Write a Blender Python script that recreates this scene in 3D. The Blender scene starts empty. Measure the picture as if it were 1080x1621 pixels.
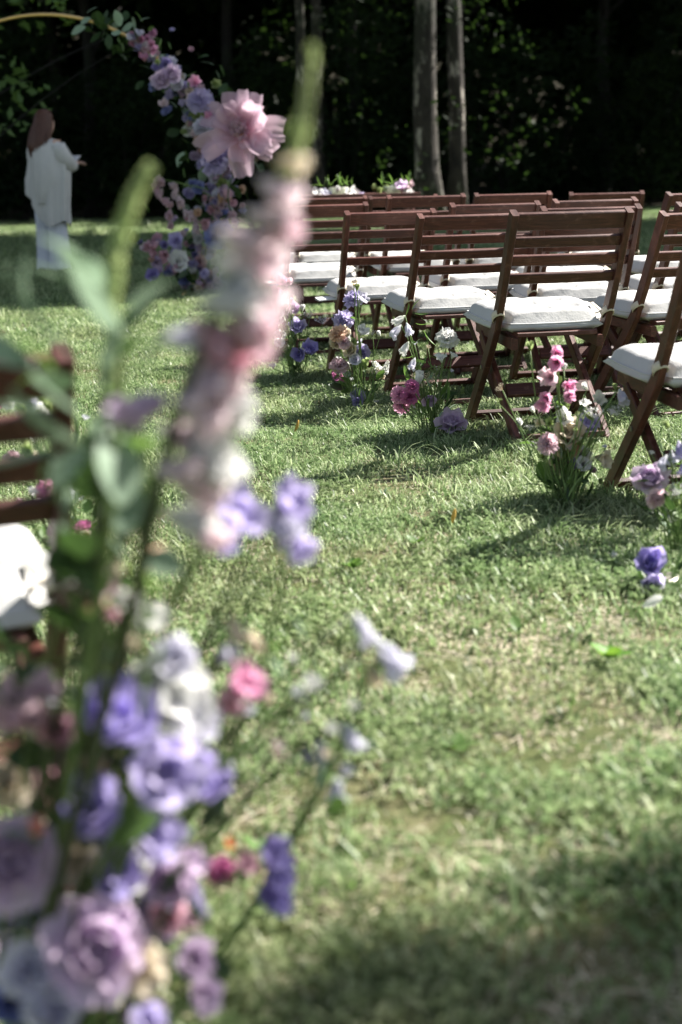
import bpy, bmesh, math, random
import numpy as np
from mathutils import Vector, Matrix, noise
R = math.radians
rnd = random.Random(7)
scene = bpy.context.scene
col = scene.collection

# ------------------------------------------------------------------ camera, world, sun, exposure
CAM_H, PITCH, ROLL, FPX, PW, PH = .948, R(13.293), R(1.329), 2251.0, 1080.0, 1621.0
cam_d = bpy.data.cameras.new('camera'); cam = bpy.data.objects.new('camera', cam_d); col.objects.link(cam)
cam_d.sensor_fit = 'VERTICAL'; cam_d.sensor_height = 36.0; cam_d.sensor_width = 24.0; cam_d.lens = 50.0
cam_d.clip_start = .05; cam_d.clip_end = 900
cam.location = (0, 0, CAM_H)
cam.matrix_world = Matrix.Translation((0, 0, CAM_H)) @ (Matrix.Rotation(R(90) - PITCH, 4, 'X') @ Matrix.Rotation(-ROLL, 4, 'Z'))
cam_d.dof.use_dof = True; cam_d.dof.focus_distance = 5.35; cam_d.dof.aperture_fstop = 2.4; cam_d.dof.aperture_blades = 9
scene.camera = cam
world = bpy.data.worlds.new('World'); scene.world = world; world.use_nodes = True
SUN_AZ, SUN_EL = R(60), R(44)
wn = world.node_tree.nodes; wl = world.node_tree.links; wn.clear()
wo = wn.new('ShaderNodeOutputWorld'); wb = wn.new('ShaderNodeBackground'); ws = wn.new('ShaderNodeTexSky')
ws.sky_type = 'NISHITA'; ws.sun_disc = False; ws.sun_elevation = SUN_EL; ws.sun_rotation = SUN_AZ
wb.inputs['Strength'].default_value = .05
wh = wn.new('ShaderNodeHueSaturation'); wh.inputs['Saturation'].default_value = .65
wl.new(ws.outputs[0], wh.inputs['Color']); wl.new(wh.outputs[0], wb.inputs[0]); wl.new(wb.outputs[0], wo.inputs[0])
sd = bpy.data.lights.new('sun', 'SUN'); sd.energy = 5.0; sd.angle = R(.53); sd.color = (1, .95, .88)
sun = bpy.data.objects.new('sun', sd); col.objects.link(sun)
sdir = Vector((math.sin(SUN_AZ) * math.cos(SUN_EL), math.cos(SUN_AZ) * math.cos(SUN_EL), math.sin(SUN_EL)))
sun.rotation_euler = sdir.to_track_quat('Z', 'Y').to_euler(); sun.location = sdir * 60
vs = scene.view_settings; vs.view_transform = 'Standard'; vs.look = 'None'; vs.exposure = 1.75; vs.gamma = 1; vs.use_curve_mapping = False
scene.cycles.use_denoising = True; scene.cycles.max_bounces = 7; scene.cycles.transparent_max_bounces = 6
scene.cycles.diffuse_bounces = 2; scene.cycles.glossy_bounces = 2; scene.cycles.transmission_bounces = 4
scene.cycles.caustics_reflective = False; scene.cycles.caustics_refractive = False; scene.cycles.sample_clamp_indirect = 4

def at(px, py, Y):
    """photo pixel at the distance Y -> world point"""
    X2 = (px - PW / 2) / FPX; U2 = (PH / 2 - py) / FPX
    cr, sr = math.cos(ROLL), math.sin(ROLL)
    X = X2 * cr + U2 * sr; u = -X2 * sr + U2 * cr
    c, s = math.cos(PITCH), math.sin(PITCH)
    t = Y / (c + u * s)
    return Vector((X * t, Y, CAM_H + (-s + u * c) * t))

# ------------------------------------------------------------------ terrain heights
CH = {  # chair: x, y, heading, height of the ground there
 'R5a': (.736, 5.17, 11.2, .02), 'R4a': (.469, 6.2, 14, -.012), 'R3a': (.197, 6.958, 11.3, -.012), 'R2a': (-.098, 7.872, 12.2, .008),
 'R4b': (1.031, 6.343, 6.8, -.002), 'R5b': (1.319, 5.756, 18.5, -.012), 'R6a': (1.075, 4.16, 12, -.04), 'R3b': (.697, 7.039, 9.3, .007),
 'R3c': (1.16, 7.2, 15, .012), 'R2b': (.45, 8.12, 8.6, .036), 'R2c': (.927, 8.189, 8.2, .036), 'R2d': (1.584, 8.7, -2, .02),
 'R1b': (-.083, 9.19, 15, .019), 'R1c': (.369, 9.133, 9.8, .022), 'R3d': (1.756, 7.554, 17.8, .032), 'R4c': (1.571, 6.499, 16, 0)}
LCH = (-.65, 2.05, 20.0, -.06)
_pts = np.array([(v[0], v[1]) for v in CH.values()] + [LCH[:2], (-1.25, 12.3), (-3, 15.5), (.35, 5.2), (.6, 3.4)])
_val = np.array([v[3] for v in CH.values()] + [LCH[3], 0, 0, 0, -.02])
_S = .55
_wt = np.linalg.solve(np.exp(-((_pts[:, None] - _pts[None]) ** 2).sum(-1) / (2 * _S * _S)) + .02 * np.eye(len(_pts)), _val)
def sst(a, b, x):
    t = min(1, max(0, (x - a) / (b - a))); return t * t * (3 - 2 * t)
def gz(x, y):
    z = 0.0
    if y < 16: z = float((np.exp(-((_pts - (x, y)) ** 2).sum(-1) / (2 * _S * _S)) * _wt).sum())
    if y < 14: z += .008 * noise.noise((x * 1.3, y * 1.3, 2.2))
    z += sst(56, 150, y) * 42  # rising slope added behind the wood to block the bright sky
    return z

# ------------------------------------------------------------------ helpers
def tag(o, label=None, cat=None, group=None, kind=None):
    if label: o['label'] = label
    if cat: o['category'] = cat
    if group: o['group'] = group
    if kind: o['kind'] = kind
    return o
def link(o, parent=None):
    col.objects.link(o)
    if parent is not None: o.parent = parent
    return o
def empty(name, loc=(0, 0, 0), rz=0, parent=None):
    o = bpy.data.objects.new(name, None); o.empty_display_size = .1
    o.location = loc; o.rotation_euler = (0, 0, rz)
    return link(o, parent)
def mobj(name, me, mat=None, parent=None, M=None):
    o = bpy.data.objects.new(name, me)
    if mat is not None:
        if not me.materials: me.materials.append(mat)
        if me.materials[0] is not mat:
            o.material_slots[0].link = 'OBJECT'; o.material_slots[0].material = mat
    if M is not None: o.matrix_local = M
    return link(o, parent)
def mesh(name, V, F, smooth=True, attrs=None):
    me = bpy.data.meshes.new(name); me.from_pydata([tuple(v) for v in V], [], F)
    if smooth: me.polygons.foreach_set('use_smooth', [True] * len(me.polygons))
    for k, a in (attrs or {}).items():
        at_ = me.attributes.new(k, 'FLOAT', 'POINT'); at_.data.foreach_set('value', np.asarray(a, dtype=np.float32))
    me.update(); return me
class MB:
    def __init__(s): s.V = []; s.F = []; s.A = []
    def add(s, V, F, a=None):
        b = len(s.V); s.V += [tuple(v) for v in V]; s.F += [tuple(i + b for i in f) for f in F]
        s.A += list(a) if a is not None else [0.0] * len(V)
    def me(s, name='m', smooth=True, attr='t'): return mesh(name, s.V, s.F, smooth, {attr: s.A})
def tube(path, radii, n=6, cap=True):
    V = []; F = []; P = [Vector(p) for p in path]; up = Vector((.31, .17, .93))
    for i, p in enumerate(P):
        d = (P[min(i + 1, len(P) - 1)] - P[max(i - 1, 0)]).normalized()
        a = d.cross(up)
        if a.length < 1e-4: a = d.cross(Vector((1, 0, 0)))
        a.normalize(); b = d.cross(a)
        r = radii[i] if hasattr(radii, '__len__') else radii
        for k in range(n):
            t = 2 * math.pi * k / n; V.append(p + a * (r * math.cos(t)) + b * (r * math.sin(t)))
    for i in range(len(P) - 1):
        for k in range(n):
            F.append((i * n + k, i * n + (k + 1) % n, (i + 1) * n + (k + 1) % n, (i + 1) * n + k))
    if cap: F.append(tuple(range(n - 1, -1, -1))); F.append(tuple(range((len(P) - 1) * n, len(P) * n)))
    return V, F
def bez(p0, p1, p2, n=8):
    p0, p1, p2 = Vector(p0), Vector(p1), Vector(p2)
    return [p0 * (1 - t) ** 2 + p1 * (2 * t * (1 - t)) + p2 * t * t for t in [i / n for i in range(n + 1)]]
def sweep_rect(path, wx, dy, bev=.003):
    """board swept along a path in the y-z plane; wx wide in x, dy deep across the path; small chamfers"""
    V = []; F = []; P = [Vector(p) for p in path]
    for i, p in enumerate(P):
        d = (P[min(i + 1, len(P) - 1)] - P[max(i - 1, 0)]).normalized()
        nrm = Vector((0, -d.z, d.y)) if abs(d.x) < .5 else Vector((0, 0, 1))
        sx = Vector((1, 0, 0)) if abs(d.x) < .5 else Vector((0, -1, 0))
        a, b, c = wx / 2, dy / 2, bev
        for (u, v) in ((-a + c, -b), (a - c, -b), (a, -b + c), (a, b - c), (a - c, b), (-a + c, b), (-a, b - c), (-a, -b + c)):
            V.append(p + sx * u + nrm * v)
    for i in range(len(P) - 1):
        for k in range(8): F.append((i * 8 + k, i * 8 + (k + 1) % 8, (i + 1) * 8 + (k + 1) % 8, (i + 1) * 8 + k))
    F.append(tuple(range(7, -1, -1))); F.append(tuple(range((len(P) - 1) * 8, len(P) * 8)))
    return V, F
def fix(me):
    bm = bmesh.new(); bm.from_mesh(me); bmesh.ops.recalc_face_normals(bm, faces=bm.faces); bm.to_mesh(me); bm.free(); return me

# ------------------------------------------------------------------ materials
MATS = {}
def newmat(name):
    m = bpy.data.materials.new(name); m.use_nodes = True; nt = m.node_tree; nt.nodes.clear()
    out = nt.nodes.new('ShaderNodeOutputMaterial'); MATS[name] = m
    return m, nt, out
def nd(nt, t, **kw):
    n = nt.nodes.new(t)
    for k, v in kw.items(): setattr(n, k, v)
    return n
def setin(n, **kw):
    for k, v in kw.items(): n.inputs[k.replace('_', ' ')].default_value = v
def ramp(nt, fac, stops, interp='LINEAR'):
    r = nd(nt, 'ShaderNodeValToRGB'); r.color_ramp.interpolation = interp
    e = r.color_ramp.elements
    while len(e) < len(stops): e.new(.5)
    for i, (p, c) in enumerate(stops): e[i].position = p; e[i].color = (*c, 1) if len(c) == 3 else c
    nt.links.new(fac, r.inputs[0]); return r.outputs[0]
def texnoise(nt, scale, detail=4, coord='Object', rough=.6, vec=None):
    if vec is None:
        tc = nd(nt, 'ShaderNodeTexCoord'); vec = tc.outputs[coord]
    n = nd(nt, 'ShaderNodeTexNoise'); setin(n, Scale=scale, Detail=detail, Roughness=rough); nt.links.new(vec, n.inputs['Vector']); return n
def mixc(nt, f, a, b, mode='MIX'):
    m = nd(nt, 'ShaderNodeMix', data_type='RGBA', blend_type=mode)
    for s, v in ((0, f), (6, a), (7, b)):
        if hasattr(v, 'is_linked') or hasattr(v, 'node'): nt.links.new(v, m.inputs[s])
        else: m.inputs[s].default_value = v if s == 0 else (*v, 1)
    return m.outputs[2]
def leafy(name, c0, c1, trans=.4, rough=.5, scale=9, objvar=.25, attr_tip=None, tcol=None, spec=.3):
    """thin leaf or petal: diffuse + translucent, colour varied by noise, by object and along the blade"""
    m, nt, out = newmat(name)
    nz = texnoise(nt, scale, 3)
    c = mixc(nt, ramp(nt, nz.outputs[0], [(.3, (0, 0, 0)), (.7, (1, 1, 1))]), c0, c1)
    oi = nd(nt, 'ShaderNodeObjectInfo')
    hs = nd(nt, 'ShaderNodeHueSaturation')
    mr = nd(nt, 'ShaderNodeMapRange'); setin(mr, To_Min=1 - objvar, To_Max=1 + objvar * .6); nt.links.new(oi.outputs['Random'], mr.inputs[0])
    nt.links.new(mr.outputs[0], hs.inputs['Value']); nt.links.new(c, hs.inputs['Color']); c = hs.outputs[0]
    if attr_tip is not None:
        a = nd(nt, 'ShaderNodeAttribute', attribute_name='t')
        c = mixc(nt, ramp(nt, a.outputs['Fac'], [(0, (1, 1, 1)), (.55, (0, 0, 0))]), c, attr_tip)
    p = nd(nt, 'ShaderNodeBsdfPrincipled'); setin(p, Roughness=rough); p.inputs['Specular IOR Level'].default_value = spec
    nt.links.new(c, p.inputs['Base Color'])
    tr = nd(nt, 'ShaderNodeBsdfTranslucent')
    if tcol: nt.links.new(mixc(nt, .5, c, tcol), tr.inputs[0])
    else: nt.links.new(c, tr.inputs[0])
    mx = nd(nt, 'ShaderNodeMixShader'); mx.inputs[0].default_value = trans
    nt.links.new(p.outputs[0], mx.inputs[1]); nt.links.new(tr.outputs[0], mx.inputs[2]); nt.links.new(mx.outputs[0], out.inputs[0])
    return m
PET = {}
for k, c, base in [('lavender', (.65, .59, .85), (.78, .77, .84)), ('purple', (.46, .40, .74), (.58, .53, .74)), ('mauve', (.73, .59, .76), (.76, .63, .75)),
                   ('pale_pink', (.80, .60, .66), (.84, .80, .72)), ('pink', (.84, .46, .64), (.82, .60, .66)), ('magenta', (.68, .24, .47), (.66, .30, .42)),
                   ('white', (.90, .90, .88), (.84, .87, .74)), ('cream', (.84, .75, .60), (.80, .72, .48)), ('peach', (.84, .60, .45), (.84, .70, .50)),
                   ('salmon', (.76, .34, .27), (.74, .42, .32)), ('pale_lavender', (.81, .80, .90), (.80, .82, .80)), ('foxglove_pink', (.92, .78, .82), (.92, .88, .86)),
                   ('rosy', (.80, .52, .60), (.86, .72, .72)), ('orange', (.70, .16, .03), (.7, .3, .05)), ('bud_green', (.42, .52, .22), (.36, .46, .16)), ('blue', (.32, .36, .66), (.5, .5, .7))]:
    d = tuple(x * .78 for x in c)
    PET[k] = leafy('petal_' + k, c, tuple(min(1, a * .6 + b * .4) for a, b in zip(d, c)), trans=.58, rough=.6, scale=30, objvar=.14, attr_tip=base, spec=.2)
LEAF = leafy('leaf_green', (.09, .17, .05), (.14, .23, .07), trans=.42, rough=.42, scale=20, tcol=(.16, .30, .04))
LEAF_D = leafy('leaf_dark', (.025, .055, .022), (.05, .09, .03), trans=.3, rough=.45, scale=20, tcol=(.08, .16, .03))
LEAF_G = leafy('leaf_greygreen', (.22, .32, .22), (.30, .40, .28), trans=.3, rough=.5, scale=20)
STEM = leafy('stem_green', (.12, .20, .06), (.18, .26, .08), trans=.1, rough=.5, scale=14)
STEM_D = leafy('stem_dark', (.035, .05, .02), (.06, .08, .03), trans=.05, rough=.5, scale=14)
SPIKE_G = leafy('bud_spike_green', (.52, .60, .30), (.42, .52, .22), trans=.5, rough=.5, scale=40)
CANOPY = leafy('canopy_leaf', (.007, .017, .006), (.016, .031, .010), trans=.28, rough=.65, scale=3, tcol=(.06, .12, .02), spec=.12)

def wood_mat():
    m, nt, out = newmat('stained_wood')
    tc = nd(nt, 'ShaderNodeTexCoord'); mp = nd(nt, 'ShaderNodeMapping'); mp.inputs['Scale'].default_value = (4, 30, 30)
    nt.links.new(tc.outputs['Generated'], mp.inputs[0])
    oi = nd(nt, 'ShaderNodeObjectInfo'); 
    cmb = nd(nt, 'ShaderNodeCombineXYZ'); mu = nd(nt, 'ShaderNodeMath', operation='MULTIPLY'); mu.inputs[1].default_value = 37
    nt.links.new(oi.outputs['Random'], mu.inputs[0]); nt.links.new(mu.outputs[0], cmb.inputs[0]); nt.links.new(cmb.outputs[0], mp.inputs['Location'])
    n = texnoise(nt, .35, 6, vec=mp.outputs[0], rough=.65)
    c = ramp(nt, n.outputs[0], [(.3, (.030, .0085, .006)), (.5, (.070, .0215, .015)), (.72, (.14, .048, .034))])
    hs = nd(nt, 'ShaderNodeHueSaturation'); mr = nd(nt, 'ShaderNodeMapRange'); setin(mr, To_Min=.7, To_Max=1.3)
    nt.links.new(oi.outputs['Random'], mr.inputs[0]); nt.links.new(mr.outputs[0], hs.inputs['Value']); nt.links.new(c, hs.inputs['Color'])
    wear = texnoise(nt, 22, 5, rough=.7)
    wc = mixc(nt, ramp(nt, wear.outputs[0], [(.56, (0, 0, 0)), (.72, (.55, .55, .55))]), hs.outputs[0], (.22, .12, .095))    # patchy scuffs and worn stain
    p = nd(nt, 'ShaderNodeBsdfPrincipled'); nt.links.new(wc, p.inputs['Base Color'])
    nt.links.new(ramp(nt, n.outputs[0], [(.3, (.40,) * 3), (.8, (.58,) * 3)]), p.inputs['Roughness']); p.inputs['Specular IOR Level'].default_value = .42
    b = nd(nt, 'ShaderNodeBump'); setin(b, Strength=.25, Distance=.004); nt.links.new(n.outputs[0], b.inputs['Height']); nt.links.new(b.outputs[0], p.inputs['Normal'])
    nt.links.new(p.outputs[0], out.inputs[0]); return m
WOOD = wood_mat()
def cloth(name, c, rough=.9, scale=160, strength=.15, dirt=None, trans=0):
    m, nt, out = newmat(name)
    p = nd(nt, 'ShaderNodeBsdfPrincipled'); setin(p, Roughness=rough); p.inputs['Specular IOR Level'].default_value = .15
    n2 = texnoise(nt, 7, 4); cc = mixc(nt, ramp(nt, n2.outputs[0], [(.35, (0, 0, 0)), (.75, (1, 1, 1))]), c, dirt or tuple(x * .9 for x in c))
    nt.links.new(cc, p.inputs['Base Color'])
    n = texnoise(nt, scale, 2); n3 = texnoise(nt, 18, 3)
    ad = nd(nt, 'ShaderNodeMath', operation='MULTIPLY_ADD'); ad.inputs[1].default_value = 3.0
    nt.links.new(n3.outputs[0], ad.inputs[0]); nt.links.new(n.outputs[0], ad.inputs[2])
    b = nd(nt, 'ShaderNodeBump'); setin(b, Strength=strength, Distance=.006); nt.links.new(ad.outputs[0], b.inputs['Height']); nt.links.new(b.outputs[0], p.inputs['Normal'])
    nt.links.new(p.outputs[0], out.inputs[0]); return m
CUSH = cloth('white_canvas', (.49, .49, .48), strength=.18, dirt=(.45, .45, .435))
TIE = cloth('beige_tie', (.62, .56, .46))
SHAWL = cloth('grey_knit', (.55, .55, .525)); TROUS = cloth('pale_blue_cotton', (.60, .63, .69)); PAPER = cloth('white_card', (.8, .8, .8), strength=.03)
def plain(name, c, rough=.6, metal=0, spec=.4, var=.15, scale=12):
    m, nt, out = newmat(name); p = nd(nt, 'ShaderNodeBsdfPrincipled'); setin(p, Roughness=rough, Metallic=metal); p.inputs['Specular IOR Level'].default_value = spec
    n = texnoise(nt, scale, 4); nt.links.new(mixc(nt, n.outputs[0], tuple(x * (1 - var) for x in c), tuple(min(1, x * (1 + var)) for x in c)), p.inputs['Base Color'])
    nt.links.new(p.outputs[0], out.inputs[0]); return m
GOLD = plain('gold_metal', (.70, .48, .20), .35, .85); SKIN = plain('skin', (.52, .33, .25), .55); HAIR = plain('brown_hair', (.085, .036, .022), .5, scale=30, var=.4)
SHOE = plain('dark_shoe', (.05, .04, .035)); WIRE = plain('green_wire', (.05, .09, .05), .5); LINEN = cloth('table_linen', (.30, .26, .22)); EYE = plain('eye_dark', (.02, .015, .01), .2)
FALLEN = leafy('fallen_leaf', (.62, .40, .10), (.50, .30, .08), trans=.3)
def bark_mat(name, c0, c1, c2):
    m, nt, out = newmat(name); tc = nd(nt, 'ShaderNodeTexCoord'); mp = nd(nt, 'ShaderNodeMapping'); mp.inputs['Scale'].default_value = (1, 1, .35)
    nt.links.new(tc.outputs['Object'], mp.inputs[0])
    n = texnoise(nt, 3.2, 7, vec=mp.outputs[0], rough=.75); n2 = texnoise(nt, 1.6, 3, vec=mp.outputs[0])
    c = ramp(nt, n.outputs[0], [(.40, c0), (.5, c1), (.545, c1), (.59, c2)])
    c = mixc(nt, ramp(nt, n2.outputs[0], [(.5, (0, 0, 0)), (.62, (1, 1, 1))]), c, (.016, .022, .010))
    p = nd(nt, 'ShaderNodeBsdfPrincipled'); setin(p, Roughness=.9); nt.links.new(c, p.inputs['Base Color'])
    b = nd(nt, 'ShaderNodeBump'); setin(b, Strength=.8, Distance=.05); nt.links.new(n.outputs[0], b.inputs['Height']); nt.links.new(b.outputs[0], p.inputs['Normal'])
    nt.links.new(p.outputs[0], out.inputs[0]); return m
UNDER = leafy('undergrowth_leaf_lit', (.020, .042, .012), (.038, .065, .018), trans=.3, rough=.6, scale=3, tcol=(.12, .2, .03), spec=.15)  # paler leaf tone stands in for lit patches of foliage
BARK = bark_mat('sun_dapple_bark', (.010, .008, .006), (.035, .029, .023), (.46, .42, .36)); BARK_D = bark_mat('dark_bark', (.006, .005, .004), (.012, .010, .008), (.02, .017, .014))  # pale patches of the first bark paint in dappled sunlight

# ------------------------------------------------------------------ ground
def ground_mat():
    m, nt, out = newmat('meadow_soil'); geo = nd(nt, 'ShaderNodeNewGeometry')
    n = texnoise(nt, 3.5, 8, vec=geo.outputs['Position'], rough=.7); n2 = texnoise(nt, 60, 4, vec=geo.outputs['Position'])
    c = ramp(nt, n.outputs[0], [(.3, (.03, .05, .018)), (.48, (.06, .075, .028)), (.6, (.17, .145, .09)), (.75, (.28, .23, .15))])
    c = mixc(nt, ramp(nt, n2.outputs[0], [(.35, (0, 0, 0)), (.7, (1, 1, 1))]), c, (.09, .10, .04))
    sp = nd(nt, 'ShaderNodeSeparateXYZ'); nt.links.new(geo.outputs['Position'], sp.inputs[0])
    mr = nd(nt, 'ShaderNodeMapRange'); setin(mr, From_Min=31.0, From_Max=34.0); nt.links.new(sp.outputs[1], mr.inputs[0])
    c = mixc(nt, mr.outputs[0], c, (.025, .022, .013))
    p = nd(nt, 'ShaderNodeBsdfPrincipled'); setin(p, Roughness=.95); p.inputs['Specular IOR Level'].default_value = .1; nt.links.new(c, p.inputs['Base Color'])
    b = nd(nt, 'ShaderNodeBump'); setin(b, Strength=.6, Distance=.02); nt.links.new(n2.outputs[0], b.inputs['Height']); nt.links.new(b.outputs[0], p.inputs['Normal'])
    nt.links.new(p.outputs[0], out.inputs[0]); return m
xs = [-300, -150, -80, -50, -30, -20, -14, -10, -8, -6, -5] + [i * .2 for i in range(-20, 21)] + [5, 6, 8, 10, 14, 20, 30, 50, 80, 150, 300]
ys = [-200, -100, -50, -25, -12, -6, -3, -1.5] + [-.6 + i * .2 for i in range(0, 76)] + [15, 16, 18, 20, 23, 26, 30, 34, 38, 43, 48, 54, 60, 68, 76, 85, 95, 105, 120, 135, 150, 200, 300, 420]
V = [(x, y, gz(x, y)) for y in ys for x in xs]; nx = len(xs)
F = [(j * nx + i, j * nx + i + 1, (j + 1) * nx + i + 1, (j + 1) * nx + i) for j in range(len(ys) - 1) for i in range(nx - 1)]
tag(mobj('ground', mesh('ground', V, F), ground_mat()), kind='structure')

# ------------------------------------------------------------------ grass: tufts instanced on points
def grass_mat():
    m, nt, out = newmat('grass_blade'); geo = nd(nt, 'ShaderNodeNewGeometry')
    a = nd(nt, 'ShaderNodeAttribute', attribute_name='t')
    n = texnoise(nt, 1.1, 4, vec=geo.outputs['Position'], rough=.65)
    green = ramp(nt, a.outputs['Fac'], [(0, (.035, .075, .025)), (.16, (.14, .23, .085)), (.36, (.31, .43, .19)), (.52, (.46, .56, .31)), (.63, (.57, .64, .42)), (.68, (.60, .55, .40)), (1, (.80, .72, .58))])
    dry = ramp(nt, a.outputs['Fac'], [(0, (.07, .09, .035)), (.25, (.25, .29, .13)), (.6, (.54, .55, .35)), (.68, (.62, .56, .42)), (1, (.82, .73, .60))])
    sp = nd(nt, 'ShaderNodeSeparateXYZ'); nt.links.new(geo.outputs['Position'], sp.inputs[0]); mr = nd(nt, 'ShaderNodeMapRange'); setin(mr, From_Min=2.4, From_Max=5.2, To_Min=1.0, To_Max=.45); nt.links.new(sp.outputs[1], mr.inputs[0])
    dm = nd(nt, 'ShaderNodeMath', operation='MULTIPLY'); nt.links.new(ramp(nt, n.outputs[0], [(.42, (0, 0, 0)), (.64, (1, 1, 1))]), dm.inputs[0]); nt.links.new(mr.outputs[0], dm.inputs[1])
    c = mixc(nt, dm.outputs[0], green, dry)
    n5 = texnoise(nt, 4.5, 5, vec=geo.outputs['Position'], rough=.7); c = mixc(nt, ramp(nt, n5.outputs[0], [(.36, (.5, .5, .5)), (.48, (0, 0, 0))]), c, (.09, .165, .05))
    p = nd(nt, 'ShaderNodeBsdfPrincipled'); setin(p, Roughness=.42); p.inputs['Specular IOR Level'].default_value = .34; nt.links.new(c, p.inputs['Base Color'])
    tr = nd(nt, 'ShaderNodeBsdfTranslucent'); nt.links.new(c, tr.inputs[0])
    mx = nd(nt, 'ShaderNodeMixShader'); mx.inputs[0].default_value = .5
    nt.links.new(p.outputs[0], mx.inputs[1]); nt.links.new(tr.outputs[0], mx.inputs[2]); nt.links.new(mx.outputs[0], out.inputs[0]); return m
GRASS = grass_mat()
def tuft(seed, n, rad, hmin, hmax, straw, wid=.0022, clover=0, lean=.8):
    r = random.Random(seed); mb = MB()
    for i in range(n):
        q = rad * math.sqrt(r.random()); t = r.random() * 6.283; b = Vector((q * math.cos(t), q * math.sin(t), -.004))
        is_s = r.random() < straw
        h = r.uniform(hmin, hmax) * (.6 if is_s else 1); az = r.random() * 6.283
        ln = r.uniform(.25, lean) * h * (2.6 if is_s else 1); dz = .25 if is_s else 1
        d = Vector((math.cos(az), math.sin(az), 0)); s = Vector((-d.y, d.x, 0)) * wid * r.uniform(.7, 1.5)
        tw = Vector((r.uniform(-1, 1), r.uniform(-1, 1), 0)) * .3 * h
        p1 = b + d * ln * .25 + Vector((0, 0, h * .5 * dz + .002)); p2 = b + d * ln * .6 + tw * .4 + Vector((0, 0, h * .85 * dz + .003)); p3 = b + d * ln + tw + Vector((0, 0, h * (.8 + .25 * r.random()) * dz))
        c = r.uniform(.66, 1) if is_s else r.uniform(0, .62)
        mb.add([b - s, b + s, p1 + s, p1 - s, p2 + s * .75, p2 - s * .75, p3], [(0, 1, 2, 3), (3, 2, 4, 5), (5, 4, 6)], [c] * 7)
    for i in range(clover):
        q = rad * math.sqrt(r.random()); t = r.random() * 6.283; b = Vector((q * math.cos(t), q * math.sin(t), r.uniform(.012, .035)))
        c = r.uniform(.05, .4); L = r.uniform(.006, .014); a0 = r.random() * 6
        for k in range(3):
            a = a0 + k * 2.094; d = Vector((math.cos(a), math.sin(a), r.uniform(-.1, .45))); s = Vector((-math.sin(a), math.cos(a), 0)) * L * .45
            mb.add([b, b + d * L * .6 + s, b + d * L, b + d * L * .6 - s], [(0, 1, 2, 3)], [c] * 4)
    return mb.me('grass_tuft', False)
src = bpy.data.collections.new('grass_sources')
tufts = [tuft(1, 170, .10, .010, .030, .15, .0014, clover=8, lean=1.8), tuft(2, 170, .10, .010, .026, .22, .0013, clover=6, lean=2.0), tuft(3, 130, .10, .014, .038, .12, .0015, clover=6, lean=1.5), tuft(4, 100, .10, .012, .026, .5, .0015, lean=1.5),
         tuft(5, 80, .10, .014, .03, .22, .0015, clover=26), tuft(6, 45, .05, .03, .07, .1, .0015, lean=1.5), tuft(7, 75, .10, .012, .026, .75, .0014, lean=1.3)]
tufts += [tuft(8, 130, .10, .012, .032, .35, .0019, clover=10, lean=1.9), tuft(9, 130, .10, .010, .024, .85, .0018, lean=1.7), tuft(10, 125, .10, .012, .034, .5, .0020, clover=6, lean=1.9), tuft(12, 100, .10, .014, .036, .2, .0019, clover=26, lean=1.6)]
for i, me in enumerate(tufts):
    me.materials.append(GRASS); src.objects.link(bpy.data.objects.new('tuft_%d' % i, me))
gp = []; r = random.Random(11)
def scatter(y0, y1, dens, sc, m):
    wfun = lambda y: .262 * y + m
    n = int((y1 - y0) * (wfun(y0) + wfun(y1)) * dens)
    for i in range(n):
        while True:
            y = r.uniform(y0, y1)
            if r.random() < wfun(y) / wfun(y1): break
        x = r.uniform(-1, 1) * wfun(y)
        k = noise.noise((x * .9, y * .9, 5)); g = r.random(); d2 = noise.noise((x * 2.2 + 9, y * 2.2, 1))
        dp = noise.noise((x * 2.3 + 3, y * 2.3, 8)) + .5 * noise.noise((x * 6, y * 6, 3)); nr = sst(4.6, 2.6, y)
        if r.random() < .85 * nr: v = (8 if g < .7 else 9) if dp > .06 else ((10 if g < .6 else 7) if dp < -.12 else r.choice([7, 8, 9, 9, 10, 3, 1]))
        elif dp > .3 and g < .5: v = 8 if g < .2 else 3
        elif d2 > .25 and g < .5: v = 5 if g < .12 else 2
        elif k > .15 and g < .45: v = 3 if g < .25 else 6
        elif k < -.15 and g < .4: v = 4
        elif g < .05: v = 5
        else: v = r.choice([0, 0, 1, 1, 2, 4, 4, 6] if y < 4.6 else [0, 0, 0, 1, 1, 4, 2])
        s = sc * r.uniform(.75, 1.25) * (1 + .25 * k)
        if noise.noise((x * 7, y * 7, 31)) < -.22 and r.random() < .75: continue
        gp.append((x, y, gz(x, y), v, r.random() * 6.283, s))
scatter(.9, 4, 190, .95, .5); scatter(4, 9, 170, 1.0, .6); scatter(9, 16, 75, 1.5, 1.0); scatter(16, 35, 22, 2.6, 1.6)
for (x0, y0, n, sp) in [(.36, 5.2, 40, .16), (.65, 4.05, 45, .18), (.09, 5.85, 30, .14), (-.2, 6.8, 30, .14), (.85, 3.6, 40, .16), (.6, 4.9, 40, .3), (.8, 3.9, 40, .3)]:
    for i in range(n):   # uncut longer grass around the flower clusters and chair feet
        x, y = r.gauss(x0, sp), r.gauss(y0, sp); gp.append((x, y, gz(x, y), 5, r.random() * 6.283, r.uniform(.6, 1.1)))
gme = bpy.data.meshes.new('grass_points'); gme.from_pydata([g[:3] for g in gp], [], [])
for k, j, t in (('vi', 3, 'INT'), ('rz', 4, 'FLOAT'), ('sc', 5, 'FLOAT')):
    a = gme.attributes.new(k, t, 'POINT'); a.data.foreach_set('value', [g[j] for g in gp])
go = link(bpy.data.objects.new('grass', gme)); tag(go, 'short mown meadow grass with dry straw and clover', 'grass', kind='stuff')
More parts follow.
